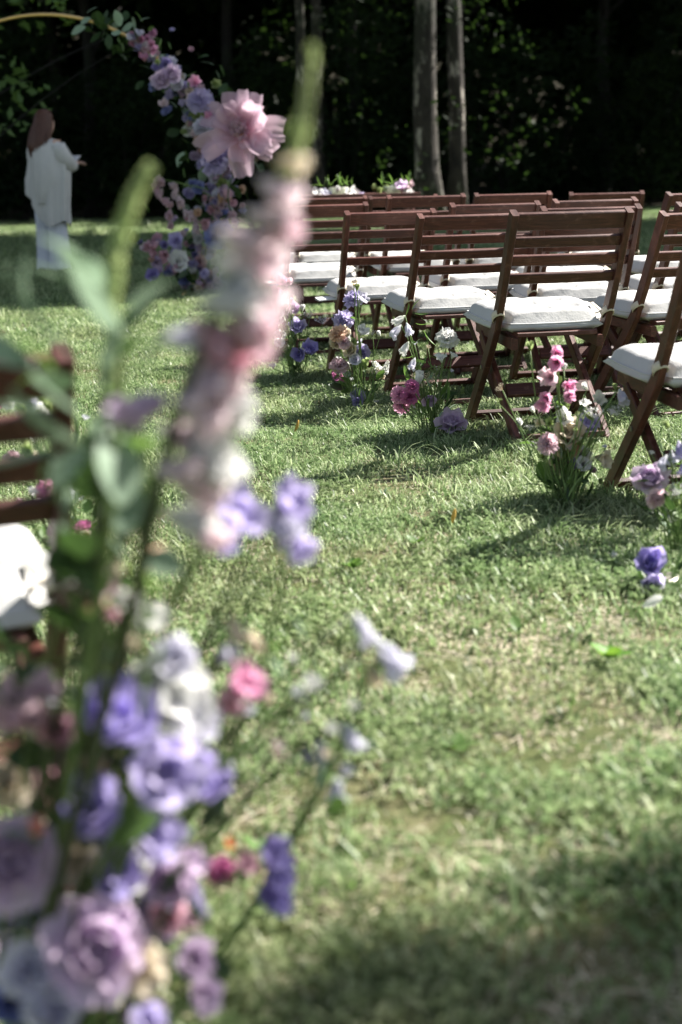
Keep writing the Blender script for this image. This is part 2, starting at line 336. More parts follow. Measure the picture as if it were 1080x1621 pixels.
ng = bpy.data.node_groups.new('grass_scatter', 'GeometryNodeTree'); ng.interface.new_socket('Geometry', in_out='INPUT', socket_type='NodeSocketGeometry'); ng.interface.new_socket('Geometry', in_out='OUTPUT', socket_type='NodeSocketGeometry')
gi = ng.nodes.new('NodeGroupInput'); gout = ng.nodes.new('NodeGroupOutput'); iop = ng.nodes.new('GeometryNodeInstanceOnPoints'); ci = ng.nodes.new('GeometryNodeCollectionInfo')
ci.inputs['Collection'].default_value = src; ci.inputs['Separate Children'].default_value = True; ci.inputs['Reset Children'].default_value = True
def named(n, t): 
    x = ng.nodes.new('GeometryNodeInputNamedAttribute'); x.data_type = t; x.inputs['Name'].default_value = n; return x.outputs[0]
cxyz = ng.nodes.new('ShaderNodeCombineXYZ')
ng.links.new(gi.outputs[0], iop.inputs['Points']); ng.links.new(ci.outputs[0], iop.inputs['Instance']); iop.inputs['Pick Instance'].default_value = True
ng.links.new(named('vi', 'INT'), iop.inputs['Instance Index']); ng.links.new(named('rz', 'FLOAT'), cxyz.inputs[2]); ng.links.new(cxyz.outputs[0], iop.inputs['Rotation'])
ng.links.new(named('sc', 'FLOAT'), iop.inputs['Scale']); ng.links.new(iop.outputs[0], gout.inputs[0])
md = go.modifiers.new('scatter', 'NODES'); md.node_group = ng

# ------------------------------------------------------------------ trees
def leaf_cloud(seed, n, clumps, size, flat=.0):
    """many leaf faces in clumps; clumps = list of (centre, radius)"""
    r = random.Random(seed); V = []; F = []; tot = sum(c[1] ** 2 for c in clumps)
    for c, rad in clumps:
        for i in range(int(n * rad * rad / tot)):
            while True:
                d = Vector((r.uniform(-1, 1), r.uniform(-1, 1), r.uniform(-1, 1)))
                if d.length < 1: break
            d = d * (d.length ** -.35 if d.length > 0 else 1)
            p = Vector(c) + Vector((d.x * rad, d.y * rad, d.z * rad * (1 - flat)))
            a = Vector((r.gauss(0, 1), r.gauss(0, 1), r.gauss(0, .6))).normalized(); b = a.cross(Vector((r.gauss(0, 1), r.gauss(0, 1), r.gauss(0, 1)))).normalized()
            s = size * r.uniform(.6, 1.3); k = len(V)
            V += [p - a * s, p - a * .1 * s + b * s * .42, p + a * s, p - a * .1 * s - b * s * .42]; F.append((k, k + 1, k + 2, k + 3))
    return mesh('leaves', V, F, False)
def crown_clumps(seed, cz, rx, rz, k, rad):
    r = random.Random(seed); out = []
    for i in range(k):
        while True:
            d = Vector((r.uniform(-1, 1), r.uniform(-1, 1), r.uniform(-1, 1)))
            if d.length < 1: break
        out.append(((d.x * rx, d.y * rx, cz + d.z * rz), rad * r.uniform(.6, 1.2)))
    return out
def trunk_mesh(seed, r0, h, lean=(0, 0), limbs=5, lz=(6, 12), wob=.06, n=12):
    r = random.Random(seed); mb = MB(); path = []; rad = []
    m = 14
    for i in range(m + 1):
        t = i / m; path.append((lean[0] * t * h + wob * noise.noise((seed, t * 4, 0)) * h * .25, lean[1] * t * h + wob * noise.noise((seed, t * 4, 7)) * h * .25, -.15 + t * h))
        rad.append(r0 * (1 - .72 * t) * (1 + .55 * math.exp(-t * h / .35)))
    Vt, Ft = tube(path, rad, n)
    Vt = [Vector(v) + (Vector(v) - Vector((path[min(m, i // n)]))).normalized() * r0 * .22 * noise.noise(Vector(v) * 2.3 / max(.2, r0 * 2)) for i, v in enumerate(Vt)]
    mb.add(Vt, Ft)
    for i in range(limbs):
        z = r.uniform(*lz); t = min(.95, (z + .15) / h); p = Vector(path[int(t * m)]); a = r.random() * 6.28; L = r.uniform(2, 4.2)
        e = p + Vector((math.cos(a) * L, math.sin(a) * L, L * r.uniform(.2, .7))); mid = (p + e) / 2 + Vector((0, 0, L * .12))
        mb.add(*tube(bez(p, mid, e, 6), [r0 * (.34 - .04 * j) * (1 - .5 * t) for j in range(7)], 6))
    return fix(mb.me('trunk'))
front_crowns = [leaf_cloud(20 + i, 5200, crown_clumps(40 + i, 15, 4.2, 4.3, 26, 1.7), .33, .25) for i in range(3)]
mid_crowns = [leaf_cloud(30 + i, 5200, crown_clumps(50 + i, 9.5, 3.6, 3.6, 24, 1.5), .28, .25) for i in range(2)]
back_crowns = [leaf_cloud(35 + i, 5200, crown_clumps(60 + i, 11.5, 4.5, 8.0, 34, 2.0), .42, .2) for i in range(3)]
shade_crowns = [leaf_cloud(26 + i, 13000, crown_clumps(46 + i, 15, 4.0, 4.2, 34, 1.7), .36, .25) for i in range(2)]
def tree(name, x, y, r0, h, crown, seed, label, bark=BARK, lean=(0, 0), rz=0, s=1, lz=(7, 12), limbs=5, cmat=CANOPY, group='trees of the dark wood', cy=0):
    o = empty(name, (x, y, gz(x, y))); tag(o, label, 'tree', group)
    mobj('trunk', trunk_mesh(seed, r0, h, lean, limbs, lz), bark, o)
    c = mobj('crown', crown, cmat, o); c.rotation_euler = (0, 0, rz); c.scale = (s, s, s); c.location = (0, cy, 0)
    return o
tree('forest_tree', 2.02, 30.6, .27, 17, front_crowns[0], 1, cy=-1.3, label='thick pale trunk with painted sun dapples at the wood edge, its slimmer twin close behind', lean=(-.012, 0))
tree('forest_tree', 2.62, 31.2, .20, 17, front_crowns[1], 2, cy=-1.3, label='slimmer pale trunk close against the thick mottled trunk', lean=(-.008, 0), rz=2)
tree('forest_tree', -.62, 31.5, .13, 15, front_crowns[2], 3, cy=-1.3, label='slender grey trunk with painted sun dapples, left of a twin slender one', lean=(.0, 0), rz=1, limbs=3)
tree('forest_tree', -.22, 32.6, .14, 15, front_crowns[0], 4, cy=-1.3, label='slender leaning grey trunk just behind another slender one', lean=(-.02, 0), rz=3, limbs=3)
for i, (x, y, r0, k) in enumerate([(-9.4, 30.5, .3, 0), (-8.6, 33.5, .28, 1), (-12.5, 31, .3, 1)]):
    tree('forest_tree', x, y, r0, 16, front_crowns[k], 10 + i, cy=-1.3, label= 'dark trunked tall tree in deep shade along the front of the wood', bark=BARK_D, rz=i * 1.3)
FX, FY = math.sin(SUN_AZ) / math.tan(SUN_EL), math.cos(SUN_AZ) / math.tan(SUN_EL)
for i, (p_, q_) in enumerate([(-9.3, 15.2), (-5.8, 15.5), (-2.3, 15.3), (1.2, 15.6), (4.7, 15.5), (-7.5, 21), (-4, 21.3), (-.5, 21), (3, 21.2), (6.5, 21), (-7.4, 18.4), (-4, 18.6), (-.6, 18.4), (2.8, 18.6)]):   # unseen trees added, high crowns placed to shade the lawn around the arch
    x, y = p_ + 19.5 * FX, q_ + 19.5 * FY
    t_ = tree('forest_tree', x, y, .34, 20, shade_crowns[i % 2], 70 + i, 'unseen tall tree added with a high broad crown to shade the lawn', bark=BARK_D, rz=0, lz=(11, 16), group='unseen tall trees added to shade the lawn')
    c_ = [c for c in t_.children if c.name.startswith('crown')][0]; c_.scale = (1.3, .86, .86); c_.location = (0, 0, 19.5 - 15 * .86)
for i, (x, y) in enumerate([(-8.5, 13), (-9.5, 19), (-11, 25)]):  # unseen trees added to keep sky light off the shaded lawn
    tree('forest_tree', x, y, .3, 15, mid_crowns[i % 2], 90 + i, 'unseen leafy tree added left of the arch to block sky light', bark=BARK_D, rz=i, s=1.15, group='unseen trees added to block sky light')
for i, x in enumerate([-13, -9.5, -6, -2.6, .8, 4, 7.4, 10.8, 14, 17.4, 20.8]):
    tree('forest_tree', x + rnd.uniform(-.8, .8), 41 + rnd.uniform(-1, 1), .2, 12, mid_crowns[i % 2], 30 + i, 'dark tree deeper in the wood behind the front trunks', bark=BARK_D, rz=i * 1.7, limbs=3, lz=(4, 9), s=rnd.uniform(.95, 1.15))
for i, x in enumerate([-18, -13.5, -9, -4.5, 0, 4.5, 9, 13.5, 18, 22.5, 27]):
    tree('forest_tree', x + rnd.uniform(-1, 1), 49.5 + (i % 2) * 3, .25, 18, back_crowns[i % 3], 50 + i, 'dark tree at the back of the wood with a low full crown', bark=BARK_D, rz=i * 2.1, limbs=3, s=rnd.uniform(.95, 1.1))
low_br = [leaf_cloud(120 + i, 240, [((random.Random(130 + i * 20 + k).uniform(-.5, 2.6), random.Random(131 + i * 20 + k).uniform(-1.0, .9), random.Random(132 + i * 20 + k).uniform(1.0, 7.5)), .42) for k in range(15)], .075) for i in range(2)]  # low branches added sunward of the trunks to dapple and partly hide them
for i, t_ in enumerate([o_ for o_ in col.objects if o_.name.startswith('forest_tree') and 'crown' not in o_.name and o_.type == 'EMPTY'][:4]): mobj('foliage', low_br[i % 2], CANOPY, t_)
# understorey shrubs
shrub_me = [leaf_cloud(70 + i, 3000, [((random.Random(80 + i * 9 + k).uniform(-1.3, 1.3), random.Random(81 + i * 9 + k).uniform(-1, 1), random.Random(82 + i * 9 + k).uniform(.5, 3.6)), random.Random(83 + i * 9 + k).uniform(.5, .95)) for k in range(12)], .085) for i in range(3)]
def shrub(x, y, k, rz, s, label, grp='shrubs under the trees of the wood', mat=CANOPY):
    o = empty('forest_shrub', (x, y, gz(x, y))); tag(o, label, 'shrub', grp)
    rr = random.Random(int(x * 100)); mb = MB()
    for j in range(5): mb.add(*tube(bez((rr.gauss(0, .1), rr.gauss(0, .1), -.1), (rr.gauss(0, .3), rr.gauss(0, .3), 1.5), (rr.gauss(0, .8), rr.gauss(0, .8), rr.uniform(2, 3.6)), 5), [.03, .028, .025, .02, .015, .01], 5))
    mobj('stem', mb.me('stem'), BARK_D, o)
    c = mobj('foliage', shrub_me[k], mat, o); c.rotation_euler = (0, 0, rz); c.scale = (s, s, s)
for i in range(17):
    x = -12.5 + i * 1.55 + rnd.uniform(-.4, .4)
    shrub(x, 36.5 + rnd.uniform(-1.2, 1.6), i % 3, rnd.uniform(0, 6), rnd.uniform(.85, 1.35), 'dark leafy shrub in the shade beneath the wood')
for i, (x, y, s) in enumerate([(-7.4, 37.4, 1.0), (-4.9, 37.2, .8), (-2.2, 37.4, .85), (5.9, 36.6, .8), (7.8, 36.4, .9)]):
    shrub(x, y, i % 3, i * 1.9, s, 'leafy shrub in the half light behind the pale trunks', 'shrubs behind the pale trunks', UNDER if x > 7 else CANOPY)
wood = leaf_cloud(95, 60000, [((rnd.uniform(-32, 32), rnd.uniform(56, 66), rnd.uniform(.5, 17)), rnd.uniform(2.2, 3.4)) for k in range(190)], .5)
tag(mobj('far_wood', wood, CANOPY), 'dense dark mass of the wood further up the added slope', 'woodland', kind='stuff')
# young leafy tree beside the arch on the left
o = empty('young_tree', (-4.5, 17.6, 0)); tag(o, 'young tree with loose green leaves behind the person in the grey shawl', 'tree')
mobj('trunk', trunk_mesh(77, .05, 4.2, (.02, 0), 7, (1.2, 3.6), wob=.1, n=8), BARK_D, o)
mobj('crown', leaf_cloud(78, 420, [((rnd.uniform(-1.0, 1.3), rnd.uniform(-.8, .8), rnd.uniform(1.5, 4.0)), rnd.uniform(.25, .5)) for k in range(16)], .085), leafy('young_leaf', (.07, .13, .035), (.10, .17, .05), trans=.35, tcol=(.2, .34, .05)), o)
# tall tree standing beside the seats: a long limb of it shades the near end of the aisle
TX, TY = 15.5, 5.0
o = empty('overhanging_tree', (TX, TY, gz(TX, TY))); tag(o, 'tall tree beside the lawn with a long leafy limb over the aisle', 'tree')
mb = MB(); tv = trunk_mesh(90, .3, 14, (0, 0), 4, (9, 12)); mobj('trunk', tv, BARK, o)
H0 = 8.2; k_ = H0 / math.tan(SUN_EL); ox, oy = k_ * math.sin(SUN_AZ), k_ * math.cos(SUN_AZ)   # shadow offset of foliage at this height
limb = tube(bez((0, 0, 6.6), (-4, -.3, 8.6), (-TX + ox - .2, -TY + oy + 1.35, H0 + .1), 8), [.16 - .015 * j for j in range(9)], 7)
m_ = MB(); m_.add(*limb); mobj('limb', fix(m_.me('limb')), BARK, o)
cl = []
for i in range(34):
    t = rnd.random(); sx = -.10 + 4.6 * t ** 1.3; sy = 1.14 + .34 * min(1, max(0, (sx + .10) / .7)) + .36 * (rnd.random() - .5) * 2
    cl.append(((sx + ox - TX, sy + oy - TY, H0 + rnd.uniform(-.15, .15)), rnd.uniform(.14, .34)))
cl += [((rnd.uniform(0, 4.5), rnd.uniform(-3, 2), rnd.uniform(9, 14)), rnd.uniform(.9, 1.5)) for k in range(14)]
big = [c for c in cl if c[1] > .5]; small = [c for c in cl if c[1] <= .5]
mobj('crown', leaf_cloud(91, 3500, big, .13), LEAF_D, o); mobj('limb_foliage', leaf_cloud(92, 2500, small, .075, .3), LEAF_D, o)

# ------------------------------------------------------------------ folding chairs and cushions
HW, ZT, YT, ZB, YB, YF, HRR, YR = .2025, .798, -.3155, .4176, -.136, .2272, .165, -.2557
UP = [(0, YT, ZT), (0, -.268, .70), (0, -.222, .60), (0, -.178, .51), (0, -.148, .455), (0, -.124, .405), (0, -.06, .325), (0, .08, .167), (0, YF, 0.0)]
def up_y(z):
    for (a, b) in zip(UP[:-1], UP[1:]):
        if b[2] <= z <= a[2]: t = (z - a[2]) / (b[2] - a[2]); return a[1] + t * (b[1] - a[1])
def bar_x(x0, x1, y, z, hh, dd, tilt=0, bow=0, n=6):
    """board along x, hh tall and dd deep, tilted about x, bowed backwards"""
    V = []; F = []; c = .0025; ct, st = math.cos(tilt), math.sin(tilt)
    for i in range(n + 1):
        t = i / n; x = x0 + (x1 - x0) * t; yb = y - bow * (1 - (2 * t - 1) ** 2)
        for (u, v) in ((-dd / 2 + c, -hh / 2), (dd / 2 - c, -hh / 2), (dd / 2, -hh / 2 + c), (dd / 2, hh / 2 - c), (dd / 2 - c, hh / 2), (-dd / 2 + c, hh / 2), (-dd / 2, hh / 2 - c), (-dd / 2, -hh / 2 + c)):
            V.append((x, yb + u * ct - v * st, z + u * st + v * ct))
    for i in range(n):
        for k in range(8): F.append((i * 8 + k, i * 8 + (k + 1) % 8, (i + 1) * 8 + (k + 1) % 8, (i + 1) * 8 + k))
    F.append(tuple(range(7, -1, -1))); F.append(tuple(range(n * 8, n * 8 + 8)))
    return V, F
def single(name, VF, smooth=False):
    return fix(mesh(name, VF[0], VF[1], smooth))
def leg_path(n=5): return [(0, YR + (.165 - YR) * i / n, .0 + .345 * i / n) for i in range(n + 1)]
CHM = {'upright': single('upright', sweep_rect(UP, .024, .046)), 'rear_leg': single('rear_leg', sweep_rect(leg_path(), .022, .04)),
       'top_slat': single('top_slat', bar_x(-HW + .012, HW - .012, up_y(.768) - .002, .768, .060, .020, R(24), .012)),
       'seat_rail': single('seat_rail', sweep_rect([(0, -.19, .345), (0, .235, .368)], .024, .040)),
       'seat_slat': single('seat_slat', bar_x(-.146, .146, 0, 0, .016, .050)),
       'rear_foot_bar': single('rear_foot_bar', bar_x(-.153, .153, YR + .012, .024, .020, .055, R(-8))),
       'cross_bar': single('cross_bar', bar_x(-.153, .153, -.09, .168, .05, .02, R(-40))),
       'front_foot_bar': single('front_foot_bar', bar_x(-.189, .189, YF - .028, .034, .046, .018, R(40)))}
for i, z in enumerate((.698, .636, .573)):
    CHM['back_slat%d' % i] = single('back_slat', bar_x(-HW + .012, HW - .012, up_y(z) - .002, z, .038, .016, R(25), .012))
CHM['bolt'] = single('bolt', tube([(-.016, 0, 0), (.016, 0, 0)], .008, 8))
STEEL = plain('bolt_steel', (.25, .23, .21), .45, .9)
def make_chair(label, x, y, rz, z, grp='slatted wooden folding chairs'):
    o = empty('folding_chair', (x, y, z), rz); tag(o, label, 'chair', grp)
    for s in (-1, 1):
        mobj('upright', CHM['upright'], WOOD, o, Matrix.Translation((s * HW, 0, 0)))
        mobj('rear_leg', CHM['rear_leg'], WOOD, o, Matrix.Translation((s * HRR, 0, 0)))
        mobj('seat_rail', CHM['seat_rail'], WOOD, o, Matrix.Translation((s * .158, 0, .0)))
        mobj('bolt', CHM['bolt'], STEEL, o, Matrix.Translation((s * (HW), .015, .243)))
    mobj('top_slat', CHM['top_slat'], WOOD, o)
    for i in range(3): mobj('back_slat', CHM['back_slat%d' % i], WOOD, o)
    for i in range(7):
        yy = -.165 + i * .062; mobj('seat_slat', CHM['seat_slat'], WOOD, o, Matrix.Translation((0, yy, .374 + (yy + .2) * .05)))
    for k in ('rear_foot_bar', 'cross_bar', 'front_foot_bar'): mobj(k, CHM[k], WOOD, o)
    return o
def cushion_mesh(seed):
    r = random.Random(seed); n = 26; hx, hy = .215, .192; V = []; F = []; top = {}; bot = {}
    tu = [(-.10, -.075), (.0, -.08), (.10, -.075), (-.10, .085), (.0, .08), (.10, .085)]
    def sq(u, v):   # rounded square
        k = 1 - .05 * (abs(u) * abs(v)) ** 2; return u * hx * k * (1 - .20 * sst(.5, .72, -v)), v * hy * k
    for j in range(n + 1):
        for i in range(n + 1):
            u, v = 2 * i / n - 1, 2 * j / n - 1; u = math.copysign(abs(u) ** .8, u); v = math.copysign(abs(v) ** .8, v)
            x, y = sq(u, v); e = (1 - abs(u) ** 4) * (1 - abs(v) ** 4)
            z = .014 + .066 * e ** .40 - (.010 * math.exp(-(x / .022) ** 2) + .010 * math.exp(-(y / .022) ** 2)) * e
            for (a, b) in tu: z -= .030 * math.exp(-((x - a) ** 2 + (y - b) ** 2) / .0013) + .012 * math.exp(-((x - a) ** 2 + (y - b) ** 2) / .007)
            z += .008 * noise.noise((x * 9, y * 9, seed)) * e + .0016 * noise.noise((x * 40, y * 40, seed)) * e ** .5
            top[i, j] = len(V); V.append((x, y, z))
    for j in range(n + 1):
        for i in range(n + 1):
            if i in (0, n) or j in (0, n):
                bot[i, j] = len(V); x, y, z = V[top[i, j]]; V.append((x * .985, y * .985, -.012 + .003 * noise.noise((x * 30, y * 30, 1))))
            else:
                bot[i, j] = len(V); x, y, z = V[top[i, j]]; V.append((x * .985, y * .985, -.018))
    for j in range(n):
        for i in range(n):
            F.append((top[i, j], top[i + 1, j], top[i + 1, j + 1], top[i, j + 1])); F.append((bot[i, j], bot[i, j + 1], bot[i + 1, j + 1], bot[i + 1, j]))
    ring = [(i, 0) for i in range(n)] + [(n, j) for j in range(n)] + [(i, n) for i in range(n, 0, -1)] + [(0, j) for j in range(n, 0, -1)]
    mid = []
    for (i, j) in ring:
        a = Vector(V[top[i, j]]); b = Vector(V[bot[i, j]]); m = (a + b) / 2; d = Vector((m.x, m.y, 0)).normalized(); mid.append(len(V)); V.append(tuple(m + d * (.021 + .006 * noise.noise((m.x * 25, m.y * 25, seed)))))
    L = len(ring)
    for k in range(L):
        q, w = ring[k], ring[(k + 1) % L]
        F.append((top[q], mid[k], mid[(k + 1) % L], top[w])); F.append((mid[k], bot[q], bot[w], mid[(k + 1) % L]))
    pip = [Vector(V[top[q]]) for q in ring]; me = fix(mesh('seat_cushion', V, F))
    pm = MB(); pp = pip + pip[:1]; pm.add(*tube([p + Vector((p.x, p.y, 0)).normalized() * .002 for p in pp], .0035, 5, False))
    return me, fix(pm.me('piping'))
CUM = [cushion_mesh(3), cushion_mesh(8), cushion_mesh(15)]
strap = MB(); pts = [(.000 + .018 * math.cos(a), .030 * math.sin(a) - 0.0, 0) for a in [i * 2 * math.pi / 14 for i in range(15)]]
sv = []; sf = []
for i, p in enumerate(pts):
    for (q, zz) in ((1.0, -.012), (1.0, .012), (1.16, .012), (1.16, -.012)): sv.append((p[0] * q, p[1] * q, zz))
for i in range(14):
    for k in range(4): sf.append((i * 4 + k, i * 4 + (k + 1) % 4, i * 4 + 4 + (k + 1) % 4, i * 4 + 4 + k))
STRAP = fix(mesh('tie_strap', sv, sf)); bowm = MB()
for a in (-.5, .9): bowm.add(*sweep_rect(bez((0, 0, 0), (0, .02, .012 * a), (0, .055, .03 * a), 5), .014, .003, .0008))
BOW = fix(bowm.me('tie_end'))
def make_cushion(label, x, y, rz, z, k):
    o = empty('seat_cushion', (x, y, z + .405), rz); tag(o, label, 'cushion', 'white tufted seat cushions')
    M = Matrix.Translation((0, .035, .002)) @ Matrix.Rotation(R(2.6), 4, 'X') @ Matrix.Rotation(R(rnd.uniform(-2.5, 2.5)), 4, 'Z') 
    b = mobj('pad', CUM[k][0], CUSH, o, M); mobj('piping', CUM[k][1], CUSH, b)
    for s in (-1, 1):
        mobj('tie_strap', STRAP, TIE, o, Matrix.Translation((s * HW, up_y(.440) , .440 - .405)) @ Matrix.Rotation(R(-32), 4, 'X'))
        mobj('tie_end', BOW, TIE, o, Matrix.Translation((s * (HW - .018), up_y(.440) + .01, .442 - .405)) @ Matrix.Rotation(R(20 * s), 4, 'Z'))
ORD = {'1': 'front', '2': 'second', '3': 'third', '4': 'fourth', '5': 'fifth', '6': 'sixth'}
SEAT = {'a': 'at the aisle', 'b': 'second from aisle', 'c': 'third from aisle', 'd': 'fourth from aisle'}
for k, (x, y, a, z) in CH.items():
    z = gz(x, y); w = '%s in the %s row from the arch' % (SEAT[k[2]], ORD[k[1]])
    make_chair('brown slatted folding chair ' + w, x, y, R(a), z); make_cushion('white cushion on chair ' + w, x, y, R(a), z, int(k[1]) % 3)
x, y, a, z = LCH; z = gz(x, y)
make_chair('dark brown slatted folding chair across the aisle, beside the tall foxglove cluster', x, y, R(a), z); make_cushion('white cushion on the lone chair beside the tall foxglove cluster', x, y, R(a), z, 1)
# programme cards tucked at the aisle side of two seats
for (k, lab) in (('R3a', 'white folded programme card tucked under the aisle cushion of the third row'), ('R2a', 'white folded programme card tucked under the aisle cushion of the second row')):
    x, y, a, _ = CH[k]; z = gz(x, y); mb = MB()
    mb.add(*bar_x(-.075, .075, 0, .0, .0016, .10)); mb.add(*bar_x(-.072, .07, .004, .005, .0012, .10, R(3)))
    o = mobj('programme_card', single('programme_card', (mb.V, mb.F)), PAPER); tag(o, lab, 'card')
    o.matrix_local = Matrix.Translation((x, y, z)) @ Matrix.Rotation(R(a), 4, 'Z') @ Matrix.Translation((-.225, -.02, .388)) @ Matrix.Rotation(R(-3), 4, 'Y')

# ------------------------------------------------------------------ flowers
def petal(L, W, th, cup=.3, ruf=0, seed=0, nu=5, nv=6, tip=.5):
    """th: opening angles (deg from the axis) at even knots along the petal. x radial, y tangential, z axis"""
    V = []; F = []; A = []; r_ = z_ = 0.0
    for j in range(nv + 1):
        v = j / nv; q = v * (len(th) - 1); k = min(int(q), len(th) - 2); a = R(th[k] + (th[k + 1] - th[k]) * (q - k))
        if j: r_ += math.sin(a) * L / nv; z_ += math.cos(a) * L / nv
        w = W * (.22 + .78 * math.sin(min(1, v * 1.25) * math.pi / 2)) * (1 - tip * max(0, (v - .72) / .28) ** 2.2)
        for i in range(nu + 1):
            u = 2 * i / nu - 1
            d = -cup * W * u * u * .5 + ruf * W * v * v * (math.sin(u * 5.5 + seed * 1.7) + .6 * math.sin(u * 9 + seed * 3.1))
            n = (math.cos(a), -math.sin(a))     # outward normal
            V.append((r_ + n[0] * d, u * w / 2, z_ + n[1] * d + ruf * W * .5 * v * math.sin(u * 7 + seed))); A.append(v)
    for j in range(nv):
        for i in range(nu): b = j * (nu + 1) + i; F.append((b, b + 1, b + nu + 2, b + nu + 1))
    return V, F, A
DES = {  # rings: count, length, width, angles, cup, ruffle, tip   (unit diameter about 1)
 'rose': [(3, .42, .36, (18, -8, -22), .9, .02, .5), (4, .46, .42, (25, 0, -8), .8, .02, .5), (5, .52, .48, (38, 12, 10), .7, .03, .45), (6, .56, .54, (55, 25, 40), .55, .04, .4), (6, .60, .58, (72, 42, 92), .45, .05, .4)],
 'lisianthus': [(3, .42, .36, (20, 0, -5), .7, .05, .3), (4, .52, .48, (30, 12, 25), .6, .06, .25), (5, .60, .56, (45, 25, 62), .45, .08, .2)],
 'carnation': [(5, .40, .30, (12, 5, 20), .2, .16, .1), (7, .46, .34, (25, 22, 45), .2, .18, .1), (8, .52, .36, (50, 45, 75), .2, .18, .1), (8, .52, .38, (80, 75, 100), .2, .16, .1)],
 'star': [(6, .55, .30, (30, 25, 70), .5, .03, .75), (3, .3, .15, (15, 5, 0), .6, .02, .6)],
 'bell': [(5, .95, .52, (75, 8, 4, 10, 62), .8, .05, .7)],
 'snap': [(5, .78, .42, (55, 6, 8, 85), .7, .12, .15), (3, .5, .30, (30, 4, 45), .5, .14, .2)],
 'bud': [(4, .75, .40, (50, 5, -12, -30), .9, .01, .7), (3, .6, .3, (40, 0, -10, -20), .9, .01, .7)],
 'cup': [(6, .75, .46, (70, 15, 0, 12), .7, .04, .6)],
}
DESM = {}
def flower_mesh(kind, var):
    if (kind, var) in DESM: return DESM[kind, var]
    r = random.Random(hash_(kind) + var); mb = MB(); a0 = 0
    for (n, L, W, th, cup, ruf, tip) in DES[kind]:
        a0 += r.uniform(.3, 1)
        for k in range(n):
            s = r.uniform(.88, 1.12); V, F, A = petal(L * s, W * s, [t + r.uniform(-7, 7) for t in th], cup, ruf * r.uniform(.6, 1.5), r.uniform(0, 9), tip=tip)
            M = Matrix.Rotation(a0 + 6.2832 * k / n + r.uniform(-.12, .12), 4, 'Z') @ Matrix.Translation((.02, 0, 0))
            mb.add([M @ Vector(v) for v in V], F, A)
    DESM[kind, var] = mb.me(kind); return DESM[kind, var]
def hash_(s): return sum(ord(c) * (i + 3) for i, c in enumerate(s))
PETM = {}
def petal_mesh(kind, ring, var):
    if (kind, ring, var) not in PETM:
        n, L, W, th, cup, ruf, tip = DES[kind][ring]; r = random.Random(hash_(kind) + ring * 7 + var)
        V, F, A = petal(L, W, [t + r.uniform(-7, 7) for t in th], cup, ruf * r.uniform(.7, 1.4), r.uniform(0, 9), 9, 8, tip); PETM[kind, ring, var] = mesh('petal', V, F, True, {'t': A})
    return PETM[kind, ring, var]
NAMES = {'rose': 'rose', 'lisianthus': 'lisianthus', 'carnation': 'carnation', 'star': 'freesia', 'bell': 'bellflower', 'snap': 'snapdragon', 'bud': 'flower_bud', 'cup': 'tulip_flower', 'umbel': 'lace_flower', 'floret': 'floret_spike'}
def umbel_mesh(seed, n=40):
    r = random.Random(seed); mb = MB()
    for i in range(n):
        a = r.random() * 6.28; q = .5 * math.sqrt(r.random()); p = Vector((q * math.cos(a), q * math.sin(a), .42 - .25 * q * q + r.uniform(-.03, .03)))
        if i % 2 == 0: mb.add(*tube([(0, 0, 0), p * .6 + Vector((0, 0, -.02)), p], .006, 3, False), [1] * 9)
        for k in range(4):
            b = r.random() * 6.28; d = Vector((math.cos(b), math.sin(b), r.uniform(-.2, .6))) * .055; s = Vector((-d.y, d.x, 0)) * .7
            mb.add([p, p + d * .6 + s * .6, p + d * 1.2, p + d * .6 - s * .6], [(0, 1, 2, 3)], [1] * 4)
    return mb.me('umbel', False)
UMB = [umbel_mesh(1), umbel_mesh(2)]
def spike_mesh(seed, n=26):
    r = random.Random(seed); mb = MB()
    for i in range(n):
        t = i / n; a = i * 2.4; w = .22 * (1 - .75 * t) + .04; p = Vector((w * .4 * math.cos(a), w * .4 * math.sin(a), -.5 + t))
        for k in range(4):
            V, F, A = petal(w * .9, w * .7, (30, 20, 60), .5, .05, k, 2, 2); M = Matrix.Translation(p) @ Vector((math.cos(a), math.sin(a), .3)).to_track_quat('Z', 'Y').to_matrix().to_4x4() @ Matrix.Rotation(k * 1.57, 4, 'Z')
            mb.add([M @ Vector(v) for v in V], F, A)
    mb.add(*tube([(0, 0, -.6), (0, 0, .5)], .02, 5)); return mb.me('floret_spike')
SPK = [spike_mesh(1), spike_mesh(2)]
def leaf_mesh(L, W, bend, seed, fold=.25):
    V = []; F = []; A = []; y = z = 0; n = 7
    for j in range(n + 1):
        v = j / n; a = bend * v
        if j: y += math.cos(a) * L / n; z += math.sin(a) * L / n
        w = W * (math.sin(math.pi * (v * .94 + .03)) ** .75)
        for u in (-1, -.5, 0, .5, 1): V.append((u * w / 2, y, z + abs(u) * w * fold)); A.append(1)
    for j in range(n):
        for i in range(4): b = j * 5 + i; F.append((b, b + 1, b + 6, b + 5))
    return mesh('leaf', V, F, True, {'t': A})
LM = {'lance': [leaf_mesh(1, .19, .7, 1), leaf_mesh(1, .15, -.5, 2), leaf_mesh(1, .22, 1.2, 3)], 'round': [leaf_mesh(1, .72, .4, 4, .1), leaf_mesh(1, .62, -.3, 5, .12)], 'grass': [leaf_mesh(1, .06, .9, 6), leaf_mesh(1, .05, .4, 7)]}
def orient(p, d, roll=0, s=1.0):
    return Matrix.Translation(p) @ Vector(d).to_track_quat('Z', 'Y').to_matrix().to_4x4() @ Matrix.Rotation(roll, 4, 'Z') @ Matrix.Scale(s, 4)
def yorient(p, d, roll=0, s=1.0):
    return Matrix.Translation(p) @ Vector(d).to_track_quat('Y', 'Z').to_matrix().to_4x4() @ Matrix.Rotation(roll, 4, 'Y') @ Matrix.Scale(s, 4)
